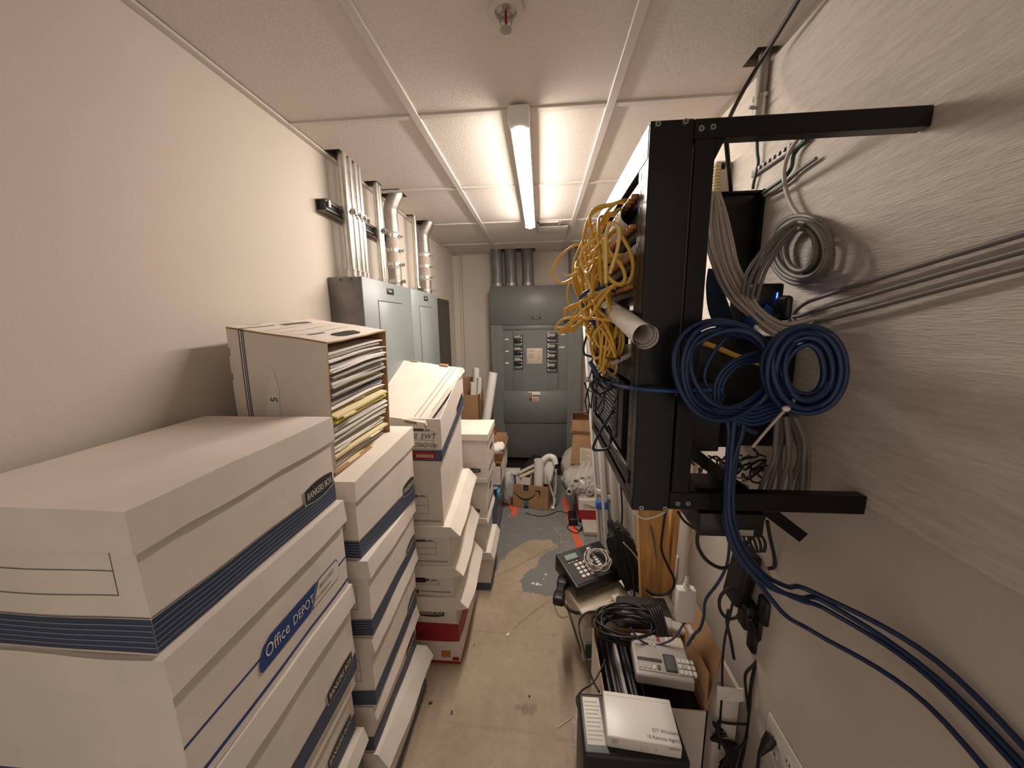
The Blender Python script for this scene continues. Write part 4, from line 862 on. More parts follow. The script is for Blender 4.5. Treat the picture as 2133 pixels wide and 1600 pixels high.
mb=MB(); mb.rbox((-.14,-.16,0),(.135,.15,.25),M_rack,.003,1); mb.build('chassis',t); mb=MB(); mb.rbox((-.145,-.165,.0),(.14,-.155,.252),M_rack,.002,1); mb.build('faceplate',t)
t=thing('modem','small black modem with a glowing blue light strip behind the cables','modem',at(1588,664,y=.84))
mb=MB(); mb.rbox((-.035,-.02,0),(.028,.03,.075),M_blk,.006); mb.build('case',t); mb=MB(); mb.rbox((.012,-.0215,.030),(.0145,-.0195,.055),M_led,.0008); mb.build('light_strip',t,'blue glowing strip')
mb=MB(); mb.rbox(at(1620,668,y=.78)-V((.0,.02,0)),at(1643,616,y=.78)+V((0,.02,0)),M_blk,.012); tag(mb.build('adapter_block'),'rounded dark adapter block right of the glowing modem','adapter')
# lower right grey cords and tangle
for i in range(10):
    o=i*9; cable('network_cable','dusty beige cable hanging at the far right under the tied coil','cable',px([(1618+o*.5,868),(1610+o*.85+rr.uniform(-6,6),915),(1604+o+rr.uniform(-7,7),960),(1592+o*1.1+rr.uniform(-7,7),1010),(1576+o*1.2,1060)],.70+.014*(i%4)),.0042,M_greyd,'dusty beige cables under the tied coil')
for i in range(26):
    m=rr.choice((M_blkc,M_greyc,M_blkc,M_greyd,M_bluec)); y=rr.uniform(.80,1.05); a,b=rr.uniform(1440,1600),rr.uniform(945,1030); pts=[]
    for k in range(6): pts.append(at(a,b,y=y)); a+=rr.uniform(-36,36); b+=rr.uniform(-26,26); a=min(1650,max(1435,a)); b=min(1040,max(935,b)); y=min(1.07,max(.78,y+rr.uniform(-.03,.03)))
    cable('loose_cable','loose short cord in the nest of wires behind the diagonal brace','cord',pts,.0028,m,'nest of wires behind the diagonal brace',6,6)
# ------------------------------------------------------------------ right wall fittings
t=thing('wall_conduit','short steel conduit with fittings coming down through the ceiling at upper right','pipe',(.564,1.06,1.98))
mb=MB(); mb.tube([(0,0,.07),(0,0,.26)],.0135,M_galvo,14,caps=False); mb.build('pipe',t)
mb=MB(); mb.cyl((0,0,.035),(0,0,.075),.0165,M_galv,12); mb.cyl((0,0,.075),(0,0,.085),.019,M_galv,6); mb.cyl((0,0,.02),(0,0,.035),.0185,M_galv,6); mb.cyl((-.016,-.006,.055),(-.032,-.01,.055),.004,M_screw,8); mb.build('connector',t)
mb=MB(); mb.rbox((-.016,-.02,-.012),(.014,.014,.018),M_galvd,.004); mb.cyl((-.02,-.012,-.004),(-.034,-.018,-.012),.006,M_copper,8); mb.build('ground_clamp',t,'dark clamp with a copper screw')
cable('ground_wire','green ground wire running from the conduit clamp down to the ground bar','wire',[(.56,1.055,1.972),(.562,1.05,1.93),(.566,1.048,1.90),(.566,1.06,1.86),(.568,1.065,1.845)],.004,M_gwire)
t=thing('ground_bar','long toothed dark metal ground bar on the plywood','ground bar',(.566,.86,1.876))
mb=MB(); mb.rbox((0,-.02,0),(.006,.215,.018),M_galvd,.001,1); mb.build('bar',t)
for i in range(12): mb=MB(); mb.cyl((-.004,-.008+i*.0185,.012),(0,-.008+i*.0185,.012),.0045,M_galvd,8); mb.build('screw',t)
cable('ground_wire','green and black cable slanting along the plywood to the rack bracket','wire',[at(a,b,x=.565) for a,b in[(1588,404),(1610,388),(1632,372),(1648,350),(1655,320),(1680,290)]],.0042,M_gwire)
cable('ground_wire','grey cable following the green one to the rack bracket','wire',[at(a,b,x=.566) for a,b in[(1592,408),(1618,394),(1640,378),(1662,357),(1700,330)]],.0040,M_greyd)
t=thing('wire_block','beige punch-down wiring block on the plywood behind the rack','wiring block',(.528,1.20,1.885))
mb=MB(); mb.rbox((.012,0,0),(.047,.13,.085),M_beige,.003,1); mb.rbox((0,.0,.06),(.03,.13,.088),M_beige,.003,1); mb.build('frame',t)
for i in range(9): mb=MB(); mb.rbox((-.004,-.004,.002+i*.0088),(.012,.03,.007+i*.0088),M_manila,.001,1); mb.build('pin_row',t)
cable('black_cable','black cable strung across the ceiling corner down behind the rack','cable',[at(1672,-15,z=2.13),at(1630,55,z=2.128),at(1580,135,z=2.11),at(1545,195,z=2.05),at(1520,245,z=1.97),at(1512,275,z=1.90),(.49,1.02,1.83)],.005,M_blkc)
t=thing('slim_power_unit','black flat power unit with a pale label hung under the rack','power unit',(.345,.70,1.104))
mb=MB(); mb.rbox((-.052,-.08,0),(.062,.10,.046),M_blk,.002,1); mb.build('case',t); mb=MB(); mb.rbox((.005,-.0812,.004),(.044,-.08,.016),M_greyp,.0004,1); mb.build('label_plate',t,'pale label')
def outlet(y0,y1,z0,z1,lab):
    t=thing('wall_outlet',lab,'outlet',(XR,(y0+y1)/2,(z0+z1)/2)); hy,hz=(y1-y0)/2,(z1-z0)/2
    mb=MB(); mb.rbox((-.007,-hy,-hz),(-.0005,hy,hz),M_whitep,.003); mb.build('plate',t)
    for y in((-.024,.024) if hy>.045 else (0,)):
        for z in(-.019,.019):
            mb=MB(); mb.cyl((-.007,y,z),(-.009,y,z),.014,M_whitep,16); s=mb.build('socket',t)
            mb=MB()
            for dy,dz in((-.005,.002),(.005,.002)): mb.box((-.0098,y+dy-.001,z+dz-.004),(-.009,y+dy+.001,z+dz+.004),M_dark)
            mb.build('slot',s)
outlet(1.405,1.515,.385,.50,'white four-socket wall outlet near the wooden board')
outlet(.675,.795,.385,.505,'white wall outlet low at the right edge with one black plug')
def plug(lab,p,q,cord):
    p,q=V(p),V(q); t=thing('power_plug',lab,'plug',p); d=q-p; u=d.normalized()
    mb=MB(); mb.cyl((0,0,0),d*.45,.015,M_blk,10,.013); mb.cyl(d*.45,d,.012,M_blk,10,.005); mb.build('head',t)
    mb=MB(); mb.tube(smooth([d]+[V(c)-p for c in cord],8),.0038,M_blkc,8); mb.build('cord',t)
plug('black plug in the outlet by the wooden board, its cord running left',(.579,1.49,.465),(.53,1.485,.455),[(.48,1.48,.44),(.44,1.44,.40),(.42,1.38,.36)])
plug('black plug hanging from the low outlet at the right edge',(.579,.765,.465),(.548,.755,.42),[(.545,.75,.36),(.545,.745,.25),(.55,.74,.10),(.55,.76,.006)])
# adapters and cords on the lower right wall
t=thing('power_adapter','white rectangular power adapter hanging by its thin grey cord','adapter',(.449,1.0,.572))
mb=MB(); mb.rbox((-.027,-.014,0),(.027,.014,.112),M_whitep,.0035); mb.build('case',t); mb=MB(); mb.cyl((0,0,.112),(0,0,.122),.010,M_whitep,10); 
for k in range(4): mb.cyl((0,0,.124+k*.007),(0,0,.128+k*.007),.007-k*.0006,M_whitep,10)
mb.cyl((0,0,.12),(0,0,.15),.0045,M_whitep,8); mb.build('strain_relief',t)
mb=MB(); mb.tube(smooth([(0,0,.15),(-.006,-.005,.22),(-.004,-.02,.30),(.002,-.05,.36),(-.01,-.15,.46),(-.02,-.22,.56)],6),.0026,M_greyc,6); mb.build('cord',t)
mb=MB(); mb.tube(smooth([(.0,0,.0),(.002,.0,-.012),(.004,.01,-.03),(-.03,.0,-.075),(-.085,-.0,-.10),(-.13,0,-.085),(-.16,.01,-.05)],6),.0034,M_purple,6); mb.build('lower_cord',t)
t=thing('power_brick','large black power brick hanging on the right wall under the blue cables','power brick',(.548,.905,.70))
mb=MB(); mb.rbox((-.004,-.03,.0),(.038,.045,.18),M_blk,.012,3,lambda p:V((p.x-.004*(1-p.z/.175),p.y+.03*(1-p.z/.175),p.z))); mb.build('case',t)
mb=MB(); mb.tube(smooth([(.0,0,.175),(-.005,-.02,.22),(.0,-.05,.28),(-.01,-.1,.40)],6),.0042,M_blkc,8); mb.build('cord',t); mb=MB(); mb.tube(smooth([(-.022,0,.0),(-.03,-.01,-.03),(-.02,-.02,-.08),(-.006,-.02,-.14)],6),.0042,M_blkc,8); mb.build('cord',t)
for i,(a,b,c,r) in enumerate(((1560,1278,.90,.022),(1588,1300,.88,.02),(1575,1330,.89,.018),(1600,1270,.86,.02))):
    p=at(a,b,y=c); mb=MB(); mb.rbox(p-V((r,r,.04)),p+V((r*.9,r,.035)),M_blk,.009); tag(mb.build('plug_adapter'),['left','middle','lowest','right'][i]+' one of the black plug adapters clustered under the power brick','adapter')
def cord(lab,seq,y,r=.0038,m=M_blkc,grp=None,jy=0,nm='black_cable'): return cable(nm,lab,'cord',px(seq,y,jy),r,m,grp)
cord('thin black cord in a shallow loop just under the rack bottom',[(1412,1066),(1425,1085),(1445,1100),(1465,1107),(1476,1094),(1478,1080)],.68,.0026)
cord('thick black cord in a wide U below the slim power unit',[(1457,1094),(1452,1125),(1458,1148),(1475,1170),(1500,1183),(1520,1180),(1542,1160)],.76,.0042)
cord('dark blue cord dropping from under the rack to the brown flap',[(1518,1090),(1519,1140),(1513,1180),(1495,1215),(1470,1250),(1466,1285),(1458,1310),(1446,1322),(1432,1345)],.82,.0035,M_bluec)
cord('thick black cord in a round loop left of the power brick',[(1536,1226),(1515,1228),(1500,1245),(1500,1270),(1515,1288),(1535,1285),(1545,1268)],.86,.0042)
cord('long thin black cord hanging straight down the right wall',[(1532,1225),(1522,1275),(1510,1330),(1505,1380),(1504,1440),(1500,1500),(1498,1560)],.88,.0032)
for i in range(5):
    o=(i-2)*5; cord('black cord in the thick bundle down the right wall',[(1580+o*1.6,1290),(1590+o*.6,1340),(1592+o*.4,1365+o),(1578+o*.8,1400),(1572+o,1450),(1570+o,1500),(1562+o,1550),(1548+o*1.3,1620)],.87+.006*(i%3),.0044,grp='black cords of the bundle on the right wall')
cord('black cord bowing left from the thick bundle',[(1592,1360),(1570,1385),(1553,1405),(1554,1440),(1560,1490)],.87)
cord('black cord loop standing out right of the adapters',[(1598,1265),(1625,1280),(1637,1300),(1630,1320),(1610,1330),(1590,1328)],.86,.0042)
cord('short level black cord joining the wall bundle to the hanging cord',[(1498,1520),(1488,1512),(1490,1503),(1520,1507),(1556,1509)],.87,.0034)
cord('black cord curling off the bundle toward the floor at lower right',[(1556,1535),(1545,1555),(1530,1557),(1515,1575),(1500,1590)],.86,.0036)
for i in range(5):
    o=i*8; cord('black cord slanting from the rack underside to the power brick',[(1540+o*1.2,1060),(1546+o,1100),(1552+o*1.3,1130),(1566+o*.8,1150)],.80+.02*(i%2),.0034,grp='black cords slanting to the power brick')
cord('black cord swinging wide right of the power brick',[(1598,1085),(1604,1120),(1612,1155),(1613,1180),(1600,1185)],.84,.0042)
for i in range(4): cord('tangled black cord at the floor corner by the narrow white carton',[(1490+i*8,1500+i*10),(1500-i*6,1540),(1515+i*6,1570-i*6),(1500+i*9,1600),(1485+i*10,1630)],.84+.01*i,.0045,grp='black cords piled in the floor corner')
# ------------------------------------------------------------------ wooden board, white fixtures
def board(name,lab,cat,a,b,w,th,m,wd=(1,0,0),fn=None):
    a,b=V(a),V(b); d=(b-a).normalized(); u=V(wd)-d*d.dot(V(wd)); u.normalize(); n=u.cross(d)
    mb=MB(); k=[a-u*w/2-n*th/2,a+u*w/2-n*th/2,a+u*w/2+n*th/2,a-u*w/2+n*th/2]; L=(b-a)
    mb.add(k+[v+L for v in k],[(3,2,1,0),(4,5,6,7),(0,1,5,4),(1,2,6,5),(2,3,7,6),(3,0,4,7)],m); return mb,a,d,u,n
mb,*_=board('wooden_board','','',(.475,1.30,.25),(.415,1.34,1.12),.115,.035,M_wood); 
tag(mb.build('wooden_board'),'orange pine board with knots leaning at the right wall under the rack','board')
mb,*_=board('wooden_board','','',(.515,1.32,.30),(.545,1.34,1.12),.02,.06,M_wood); tag(mb.build('wooden_board'),'narrow brown timber strip behind the pine board','board')
def strip(lab,a,b,w,th,lit=True,name='light_fixture',tw=-.75):
    a,b=V(a),V(b); d=(b-a); L=d.length; t=thing(name,lab,'light fixture',a); u=d.normalized()
    x=V((1,0,0))-u*u.x; x.normalize(); y=u.cross(x); t.matrix_world=Matrix((x,-y if y.y<0 else y,u)).transposed().to_4x4(); 
    x=Matrix.Rotation(tw,3,u)@x; M=Matrix((x,u.cross(x),u)).transposed().to_4x4(); M.translation=a; t.matrix_world=M
    mb=MB(); mb.rbox((-w/2,-th/2,0),(-w/2+w*.22,th/2,L),M_fix,.002); mb.rbox((w/2-w*.22,-th/2,0),(w/2,th/2,L),M_fix,.002); mb.rbox((-w/2+.004,0,.0),(w/2-.004,th/2,L),M_fix,.002); mb.build('housing',t)
    if lit:
        mb=MB(); mb.cyl((0,-th*.15,.04),(0,-th*.15,L*.36),w*.22,M_fixs,12); mb.build('tube',t); mb=MB(); mb.cyl((0,-th*.15,L*.40),(0,-th*.15,L-.05),w*.22,M_fixs,12); mb.build('tube',t)
        for z in(.03,L*.38,L-.05): mb=MB(); mb.rbox((-w*.26,-th*.5,z-.014),(w*.26,th*.1,z+.014),M_whitep,.003); mb.build('lamp_holder',t)
    return t
strip('leftmost white tube fixture, standing on end, wrapped with blue tape',(.372,1.77,.0),(.226,1.77,1.62),.052,.04)
strip('second white fixture from the left standing behind the rack corner',(.425,1.785,.0),(.288,1.785,1.52),.045,.04)
strip('third white strip from the left leaning with the tube fixtures',(.473,1.79,.0),(.342,1.79,1.50),.040,.035,False)
strip('rightmost pale strip leaning with the tube fixtures by the wood',(.528,1.80,.0),(.402,1.80,1.45),.055,.03,False)
a,b=V((.372,1.77,0)),V((.226,1.77,1.62)); p=at(1258,1050,y=1.77); c=a+(b-a)*(p.z/1.62)
mb=MB(); mb.rbox(c-V((.030,.024,.020)),c+V((.030,.022,.020)),M_tape,.002); tag(mb.build('tape_wrap'),'band of bright blue tape around the leftmost white fixture','tape')
# ------------------------------------------------------------------ back right pile
t=thing('shipping_carton','brown carton with a cream shipping label on the beige sack','carton',(.40,2.93,.33),-.12)
mb=MB(); mb.box((-.13,-.08,-.02),(.16,.12,.25),M_kraft,lambda p:V((p.x-.05*(p.z-.1)*(1 if p.x<0 else 0)*-1.2,p.y+.12*p.z,p.z)),(4,3,4)); mb.build('body',t)
mb=MB(); fnl=lambda p:V((p.x,p.y+.12*p.z,p.z)); mb.patch((-.06,-.0815,-.012),(.16,0,-.012),(0,0,.135),4,3,M_stick,fnl)
for k in range(7): mb.patch((-.05,-.0822,.105-k*.015),(.04+.02*(k%3),0,-.004),(0,0,.003),1,1,M_line,fnl); mb.patch((.03,-.0822,.10-k*.014),(.03,0,-.003),(0,0,.002),1,1,M_line,fnl)
mb.build('shipping_label',t,'cream printed label'); 
t=thing('flat_carton','small open brown carton on top of the shipping carton','carton',(.40,2.95,.592),-.12)
carton(t,(-.13,-.09,0),(.18,.11,.10),M_kraft,M_kraft); mb=MB(); mb.sheet((-.13,.11,.10),(.31,0,.02),(0,-.10,.035),.003,3,2,M_kraft); mb.sheet((-.14,-.09,-.005),(.33,0,0),(0,.20,0),.003,2,2,M_kraft); mb.build('flap',t)
mb=MB(); mb.blob((.34,3.05,.19),(.16,.17,.20),M_bag,.13,1.8,4,5); tag(mb.build('sack'),'plump beige sack slumped on the floor under the shipping carton','sack')
RT_='cardboard tube end in the plastic-wrapped bundle of tubes'
for j in range(3):
    for i in range(6-j):
        x=.215+i*.050+j*.025; z=.232+j*.042
        if x>.46: continue
        mb=MB(); mb.ring((x,2.50+.02*((i*7+j*3)%3),z+.012*math.sin(i)),(x+.10,2.84,z+.012*math.sin(i)),.0245,.016,M_bag,18); tag(mb.build('cardboard_tube'),RT_,'tube','wrapped cardboard tubes')
mb=MB(); mb.blob((.345,2.66,.268),(.178,.20,.088),M_wrap,.09,3.4,5,2); tag(mb.build('plastic_wrap'),'clear shiny plastic wrap around the bundle of tubes','wrap')
t=thing('red_white_carton','white carton with a wide red base under the wrapped tubes','carton',(.43,2.62,.036))
mb=MB(); mb.box((-.145,-.16,0),(.14,.15,.155),M_card,None,(3,3,3)); d=(.29,.32,.155); rect(mb,'F',0,.285,0,.075,M_red,d,.0008); 
mb.box((-.1458,-.159,0),(-.145,.149,.075),M_red)
for k in range(4):
    pts=[fpt('F',.03+.028*i,.085+.010*k+.012*math.sin(i*.9+k*.6),d,.002)+V((0,.0,0)) for i in range(8)]; mb.tube(smooth(pts,4),.0007,M_line,4)
slot(mb,'F',.19,.23,.085,.10,M_dark,d); mb.build('body',t)
mb=MB(); mb.rbox((.306,2.30,.002),(.56,2.78,.034),M_wood2,.003); tag(mb.build('plank'),'pale flat plank on the floor under the red-based carton','plank')
mb=MB(); mb.rbox((.21,2.42,.0),(.275,2.55,.055),M_blk,.01); tag(mb.build('power_brick'),'black power brick on the floor by the orange paint line','power brick')
cable('black_cable','thin black cord snaking on the floor from the smile box to the orange line','cord',[(-.12,2.58,.003),(-.02,2.54,.003),(.06,2.56,.003),(.14,2.62,.003),(.20,2.60,.004),(.22,2.55,.03)],.0032,M_blkc)
cable('black_cable','black cord coiled beside the floor power brick','cord',[(.24,2.48,.03),(.25,2.40,.004),(.29,2.36,.004),(.30,2.42,.004),(.22,2.44,.004),(.20,2.38,.004),(.26,2.33,.004),(.30,2.40,.006)],.0032,M_blkc)
# ------------------------------------------------------------------ smile carton with telephone bits
t=thing('open_parcel_box','brown parcel box with a curved black arrow and black tape, full of telephone parts','box',(-.065,2.77,0),-.18)
W,L,H=.30,.24,.205; carton(t,(-W/2,-L/2,0),(W/2,L/2,H),M_kraft,M_kraft)
d=(W,L,H)
mb=MB(); pa=[];pb=[]
for i in range(15):
    k=i/14; u=.012+.20*k; v=.142-.075*math.sin(math.pi*(k*.92+.04))**1.0+.018*k; w=.0015+.0075*math.sin(math.pi*min(1,k*1.02)); pa.append(fpt('F',u,v+w,d)); pb.append(fpt('F',u,v-w,d))
mb.add(pa+pb,[(15+i,16+i,i+1,i) for i in range(14)],M_black)
mb.poly([fpt('F',u,v,d) for u,v in((.185,.163),(.20,.168),(.228,.168),(.236,.160),(.234,.125),(.222,.105),(.225,.128),(.224,.150),(.205,.158))],M_black); mb.build('arrow_mark',t,'curved black arrow mark')
mb=MB(); rect(mb,'F',.095,.137,H-.05,H-.001,M_black,d); rect(mb,'F',.098,.137,.012,.060,M_teal,d); rect(mb,'F',.098,.137,.0,.022,M_black,d,.001); 
for k in range(3): rect(mb,'F',.105,.128,H-.034+.006*k,H-.0315+.006*k,M_teal,d,.0012)
mb.build('tape',t,'black and teal printed tape')
mb=MB(); rect(mb,'F',.215,.219,H-.042,H-.018,M_line,d); rect(mb,'F',.226,.230,H-.042,H-.018,M_line,d); rect(mb,'F',.213,.232,H-.045,H-.043,M_line,d); mb.build('handling_mark',t)
def sub(t,p): return t.matrix_world@V(p)
bpy.context.view_layer.update(); TM=t.matrix_world.copy(); TP=lambda x,y,z:TM@V((x,y,z))
mb=MB(); mb.ring(TP(.055,-.055,.08),TP(.062,-.05,.40),.040,.034,M_paper,24); tag(mb.build('paper_roll'),'upright thick white roll in the parcel box','paper roll')
mb=MB(); mb.sheet(TP(-.125,-.09,.10),TM.to_3x3()@V((.12,0,0)),V((0,0,.155)),.004,2,2,M_white); mb.sheet(TP(-.005,-.09,.10),TM.to_3x3()@V((0,.09,0)),V((0,0,.155)),.004,2,2,M_white); mb.sheet(TP(-.125,-.0,.10),TM.to_3x3()@V((0,-.09,0)),V((0,0,.155)),.004,2,2,M_white); tag(mb.build('small_white_box'),'small open white box in the front corner of the parcel box','box')
mb=MB(); mb.rbox((-.045,0,0),(.045,.20,.035),M_blk,.01); o=mb.build('phone_cradle'); o.location=TP(-.075,.0,.245); o.rotation_euler=(.5,.1,-.7); tag(o,'black telephone base tilted at the back of the parcel box','telephone')
for i,(x,y,z,rz) in enumerate(((-.05,-.02,.285,-1.05),(-.03,-.045,.262,-1.1))):
    mb=MB(); mb.rbox((-.014,-.08,0),(.014,.08,.022),M_beige,.006); o=mb.build('handset'); o.location=TP(x,y,z); o.rotation_euler=(.25,0,rz); tag(o,['upper','lower'][i]+' of two beige handsets lying in the parcel box','handset')
t=thing('telephone','white corded telephone standing on edge in the parcel box with a curly cord','telephone',TP(.10,.03,.16),-.35)
mb=MB(); mb.rbox((-.06,-.02,0),(.05,.025,.22),M_whitep,.012,3,lambda p:V((p.x+.12*p.z,p.y+.2*p.z,p.z*.9))); mb.build('body',t)
mb=MB(); mb.tube(smooth([(-.03,.0,.19),(-.005,.02,.22),(.03,.03,.235),(.065,.03,.225),(.08,.025,.18)],6),.025,M_whitep,12); mb.build('handset',t)
def curly(t,pts,r,rc,n,m,nm='cord'):
    P=smooth(pts,24); out=[]; N=len(P)
    for i in range(n*9):
        s=i/(n*9-1)*(N-1); k=min(int(s),N-2); p=P[k].lerp(P[k+1],s-k); tt=(P[k+1]-P[k]).normalized(); a=tt.cross(V((.31,.2,.9))).normalized(); b=tt.cross(a); an=2*math.pi*i/9; out.append(p+(a*math.cos(an)+b*math.sin(an))*r)
    mb=MB(); mb.tube(out,rc,m,5); return mb.build(nm,t)
curly(t,[(.02,-.03,.12),(.06,-.06,.02),(.10,-.08,-.05),(.11,-.07,.02),(.10,-.03,.16)],.008,.0026,34,M_whitep)
mb=MB(); mb.tube(smooth([(.10,-.08,-.05),(.11,-.09,-.10),(.10,-.10,-.14)],5),.008,M_whitep,8); mb.blob((.10,-.10,-.145),(.018,.018,.013),M_whitep,.05,2,3); mb.build('cord_plug',t)
# ------------------------------------------------------------------ near right pile
def rotbox(name,lab,cat,c,rz,lo,hi,m,r=.004,rx=0,ry=0,grp=None):
    mb=MB(); mb.rbox(lo,hi,m,r); o=mb.build(name); o.location=c; o.rotation_euler=(rx,ry,rz); return tag(o,lab,cat,grp)
t=thing('copy_paper_box','white and green paper carton on the floor under the telephones','carton',(.285,1.515,0),.17)
W,L,H=.25,.28,.235; d=(W,L,H); mb=MB(); mb.box((-W/2,-L/2,0),(W/2,L/2,H),M_card,None,(4,4,3)); rect(mb,'F',.012,W,.012,.085,M_green,d); rect(mb,'F',.012,W,.088,.100,M_fgrey,d); rect(mb,'R',0,L,.012,.085,M_green,d)
mb.box((-W/2-.0008,-L/2+.015,.012),(-W/2,L/2,.05),M_green); mb.build('body',t)
mb=MB(); mb.rbox((-W/2-.005,-L/2-.005,H-.07),(W/2+.005,L/2+.005,H+.003),M_card2,.003,1); mb.box((-W/2-.004,-L/2-.0065,H-.052),(-W/2+.10,-L/2-.005,H-.03),M_fgrey); mb.text('DOU',V((-W/2+.035,-L/2-.0062,H-.065)),(1,0,0),(0,0,1),.022,M_black); mb.build('lid',t)
# open carton with telephones
t=thing('open_white_carton','open white carton with brown inside, holding files and a beige telephone, in front','carton',(.332,.99,0))
carton(t,(-.145,-.130,0),(.140,.135,.405),M_card,M_kraft)
mb=MB(); mb.sheet((.140,-.125,.405),(.01,.27,0),(.045,.03,.155),.004,4,4,M_kraft,None,M_edge,M_kraft); mb.sheet((.14,-.125,.405),(0,.26,0),(.008,.02,.10),.004,4,3,M_kraft) ; mb.build('flap',t,'raised brown flap')
for i in range(6):
    x=.205+i*.016; rotbox('file_folder',['first','second','third','fourth','fifth','sixth'][i]+' upright dark file from the aisle side in the open white carton','file',(x,.99,.12),.0,(-.005,-.11,0),(.005,.11,.262+.012*math.sin(i*2)),[M_blk,M_dgrey,M_blk,M_fgrey,M_blk,M_dgrey][i],.002,0,.03)
rotbox('equipment_case','dark equipment case filling the bottom of the open white carton','equipment case',(.385,.99,.012),0,(-.075,-.115,0),(.078,.115,.37),M_blk,.006)
t=thing('narrow_carton','narrow white carton with a torn corner between the open carton and the wall','carton',(.535,1.04,0))
mb=MB(); mb.rbox((-.032,-.16,0),(.034,.17,.465),M_card,.004,1); mb.build('body',t); mb=MB(); mb.sheet((-.034,-.165,.43),(.07,0,0),(0,0,.045),.003,3,2,M_paper,lambda p:p+noise.noise_vector(p*30)*.006); mb.build('torn_flap',t)
# desk telephones
def phone(lab,c,rz,w,dp,h1,h2,mb_,face,rx=0,ry=0,kind='a'):
    t=thing('desk_telephone',lab,'telephone',c,rot=(rx,ry,rz)); w2,d2=w/2,dp/2
    top=lambda y:h1+(h2-h1)*(y+d2)/dp
    mb=MB(); mb.rbox((-w2,-d2,0),(w2,d2,h2),mb_,.008,3,lambda p:V((p.x,p.y,min(p.z,1e9)*(top(p.y)/h2)))); mb.build('body',t)
    def pad(x0,x1,y0,y1,hh,m,nm,r=.002):
        mb=MB(); mb.rbox((x0,y0,0),(x1,y1,1),m,r,1,lambda p:V((p.x,p.y,top(p.y)-.002+(hh+.002)*(1 if p.z>.5 else 0))),False); return mb.build(nm,t)
    if kind=='a':
        pad(-w2+.012,-w2+.195,-d2+.012,d2-.008,.003,M_dgrey,'face_panel')
        x=pad(-w2+.022,-w2+.100,d2-.062,d2-.020,.006,M_black,'display_frame'); pad(-w2+.030,-w2+.092,d2-.056,d2-.030,.0075,M_lcd,'display')
        for r_ in range(4):
            for c_ in range(3): pad(-w2+.052+c_*.023,-w2+.068+c_*.023,d2-.094-r_*.020,d2-.081-r_*.020,.007,M_key,'key')
        for c_ in range(4): pad(-w2+.028+c_*.02,-w2+.040+c_*.02,d2-.072,d2-.066,.006,M_greyp if c_!=3 else M_red,'soft_key')
        pad(-w2+.125,-w2+.185,-d2+.03,d2-.02,.004,M_blk,'label_panel')
        for r_ in range(8): pad(-w2+.158,-w2+.178,d2-.034-r_*.013,d2-.025-r_*.013,.006,M_key,'line_key')
        pad(-w2+.128,-w2+.150,d2-.10,d2-.05,.005,M_lcd,'small_display')
    elif kind=='b':
        pad(-w2+.008,w2-.008,-d2+.014,d2-.004,.002,M_greyp,'face_panel')
        pad(.006,.040,-d2+.018,-d2+.070,.004,M_black,'display_frame'); pad(.010,.036,-d2+.022,-d2+.066,.005,M_lcdd,'display')
        for r_ in range(3):
            for c_ in range(4): pad(.045+c_*.0125,.0545+c_*.0125,-d2+.016+r_*.0165,-d2+.028+r_*.0165,.005,M_key if (r_,c_)!=(1,1) else M_fgrey,'key',.001)
        for r_ in range(2):
            for c_ in range(5): pad(-w2+.012+c_*.0135,-w2+.020+c_*.0135,d2-.022-r_*.022,d2-.011-r_*.022,.004,M_fgrey,'line_key',.001)
        for c_ in range(5): pad(-w2+.012+c_*.0135,-w2+.020+c_*.0135,-d2+.02,-d2+.032,.004,M_fgrey if c_<3 else M_key if c_==3 else M_green,'line_key',.001)
        pad(-w2+.010,.0,-d2+.042,-d2+.052,.003,M_dgrey,'label_strip'); pad(-.002,.008,d2-.024,d2-.010,.004,M_red,'message_key',.001); pad(.026,.034,d2-.034,d2-.006,.003,M_key,'label_card',.001); pad(.040,w2-.006,d2-.038,d2-.003,.003,M_beige,'cradle_plate')
    return t
phone('black desk telephone with a green display on top of the telephone pile',(.222,1.485,.335),.50,.255,.185,.045,.085,M_blk,M_dgrey,rx=.03,ry=0)
phone('beige telephone mostly hidden under the black one on the paper carton',(.252,1.425,.241),.44,.255,.215,.055,.085,M_beige,M_beige,kind='c')
mb=MB(); mb.rbox((-.11,-.012,0),(.11,.016,.030),M_beige,.006); mb.rbox((.045,-.014,.0),(.085,.020,.046),M_beige,.006); o=mb.build('phone_cradle'); o.location=(.262,1.325,.298); o.rotation_euler=(.2,0,.42); tag(o,'long beige telephone base edge with a small hook under the black telephone','telephone')
phone('pale grey desk telephone with a dark display lying in the open white carton',(.372,.962,.428),-.10,.165,.135,.030,.055,M_greyp,M_greyp,rx=-.10,kind='b')
bpy.context.view_layer.update()
def handset(lab,c,rz,m,rx=0,ry=0,L=.19):
    t=thing('handset',lab,'handset',c,rot=(rx,ry,rz)); mb=MB(); mb.rbox((-L/2+.01,-.019,.010),(L/2-.01,.019,.031),m,.009,3); mb.rbox((-L/2,-.024,-.006),(-L/2+.055,.024,.034),m,.010,3); mb.rbox((L/2-.055,-.024,-.006),(L/2,.024,.034),m,.010,3); mb.build('grip',t); return t
handset('black handset hanging off the left edge of the telephone pile',(.088,1.375,.325),1.35,M_blk,L=.15)
t=handset('rounded pale handset above the carton telephone, near the cable coil',(.465,1.06,.46),-.35,M_greyp,L=.15)
handset('upside-down grey handset behind the cable coil',(.40,1.31,.33),.2,M_beige,ry=.1)
rotbox('power_adapter','small grey plug adapter behind the cable coil by the wall','adapter',at(1372,1232,z=.34),.3,(-.025,-.03,-.02),(.025,.03,.05),M_greyp,.008)
rotbox('phone_cradle','grey telephone base tilted among the adapters beside the brown flap','telephone',(.475,1.23,.36),.3,(-.06,-.07,0),(.05,.06,.05),M_greyp,.01,.2)
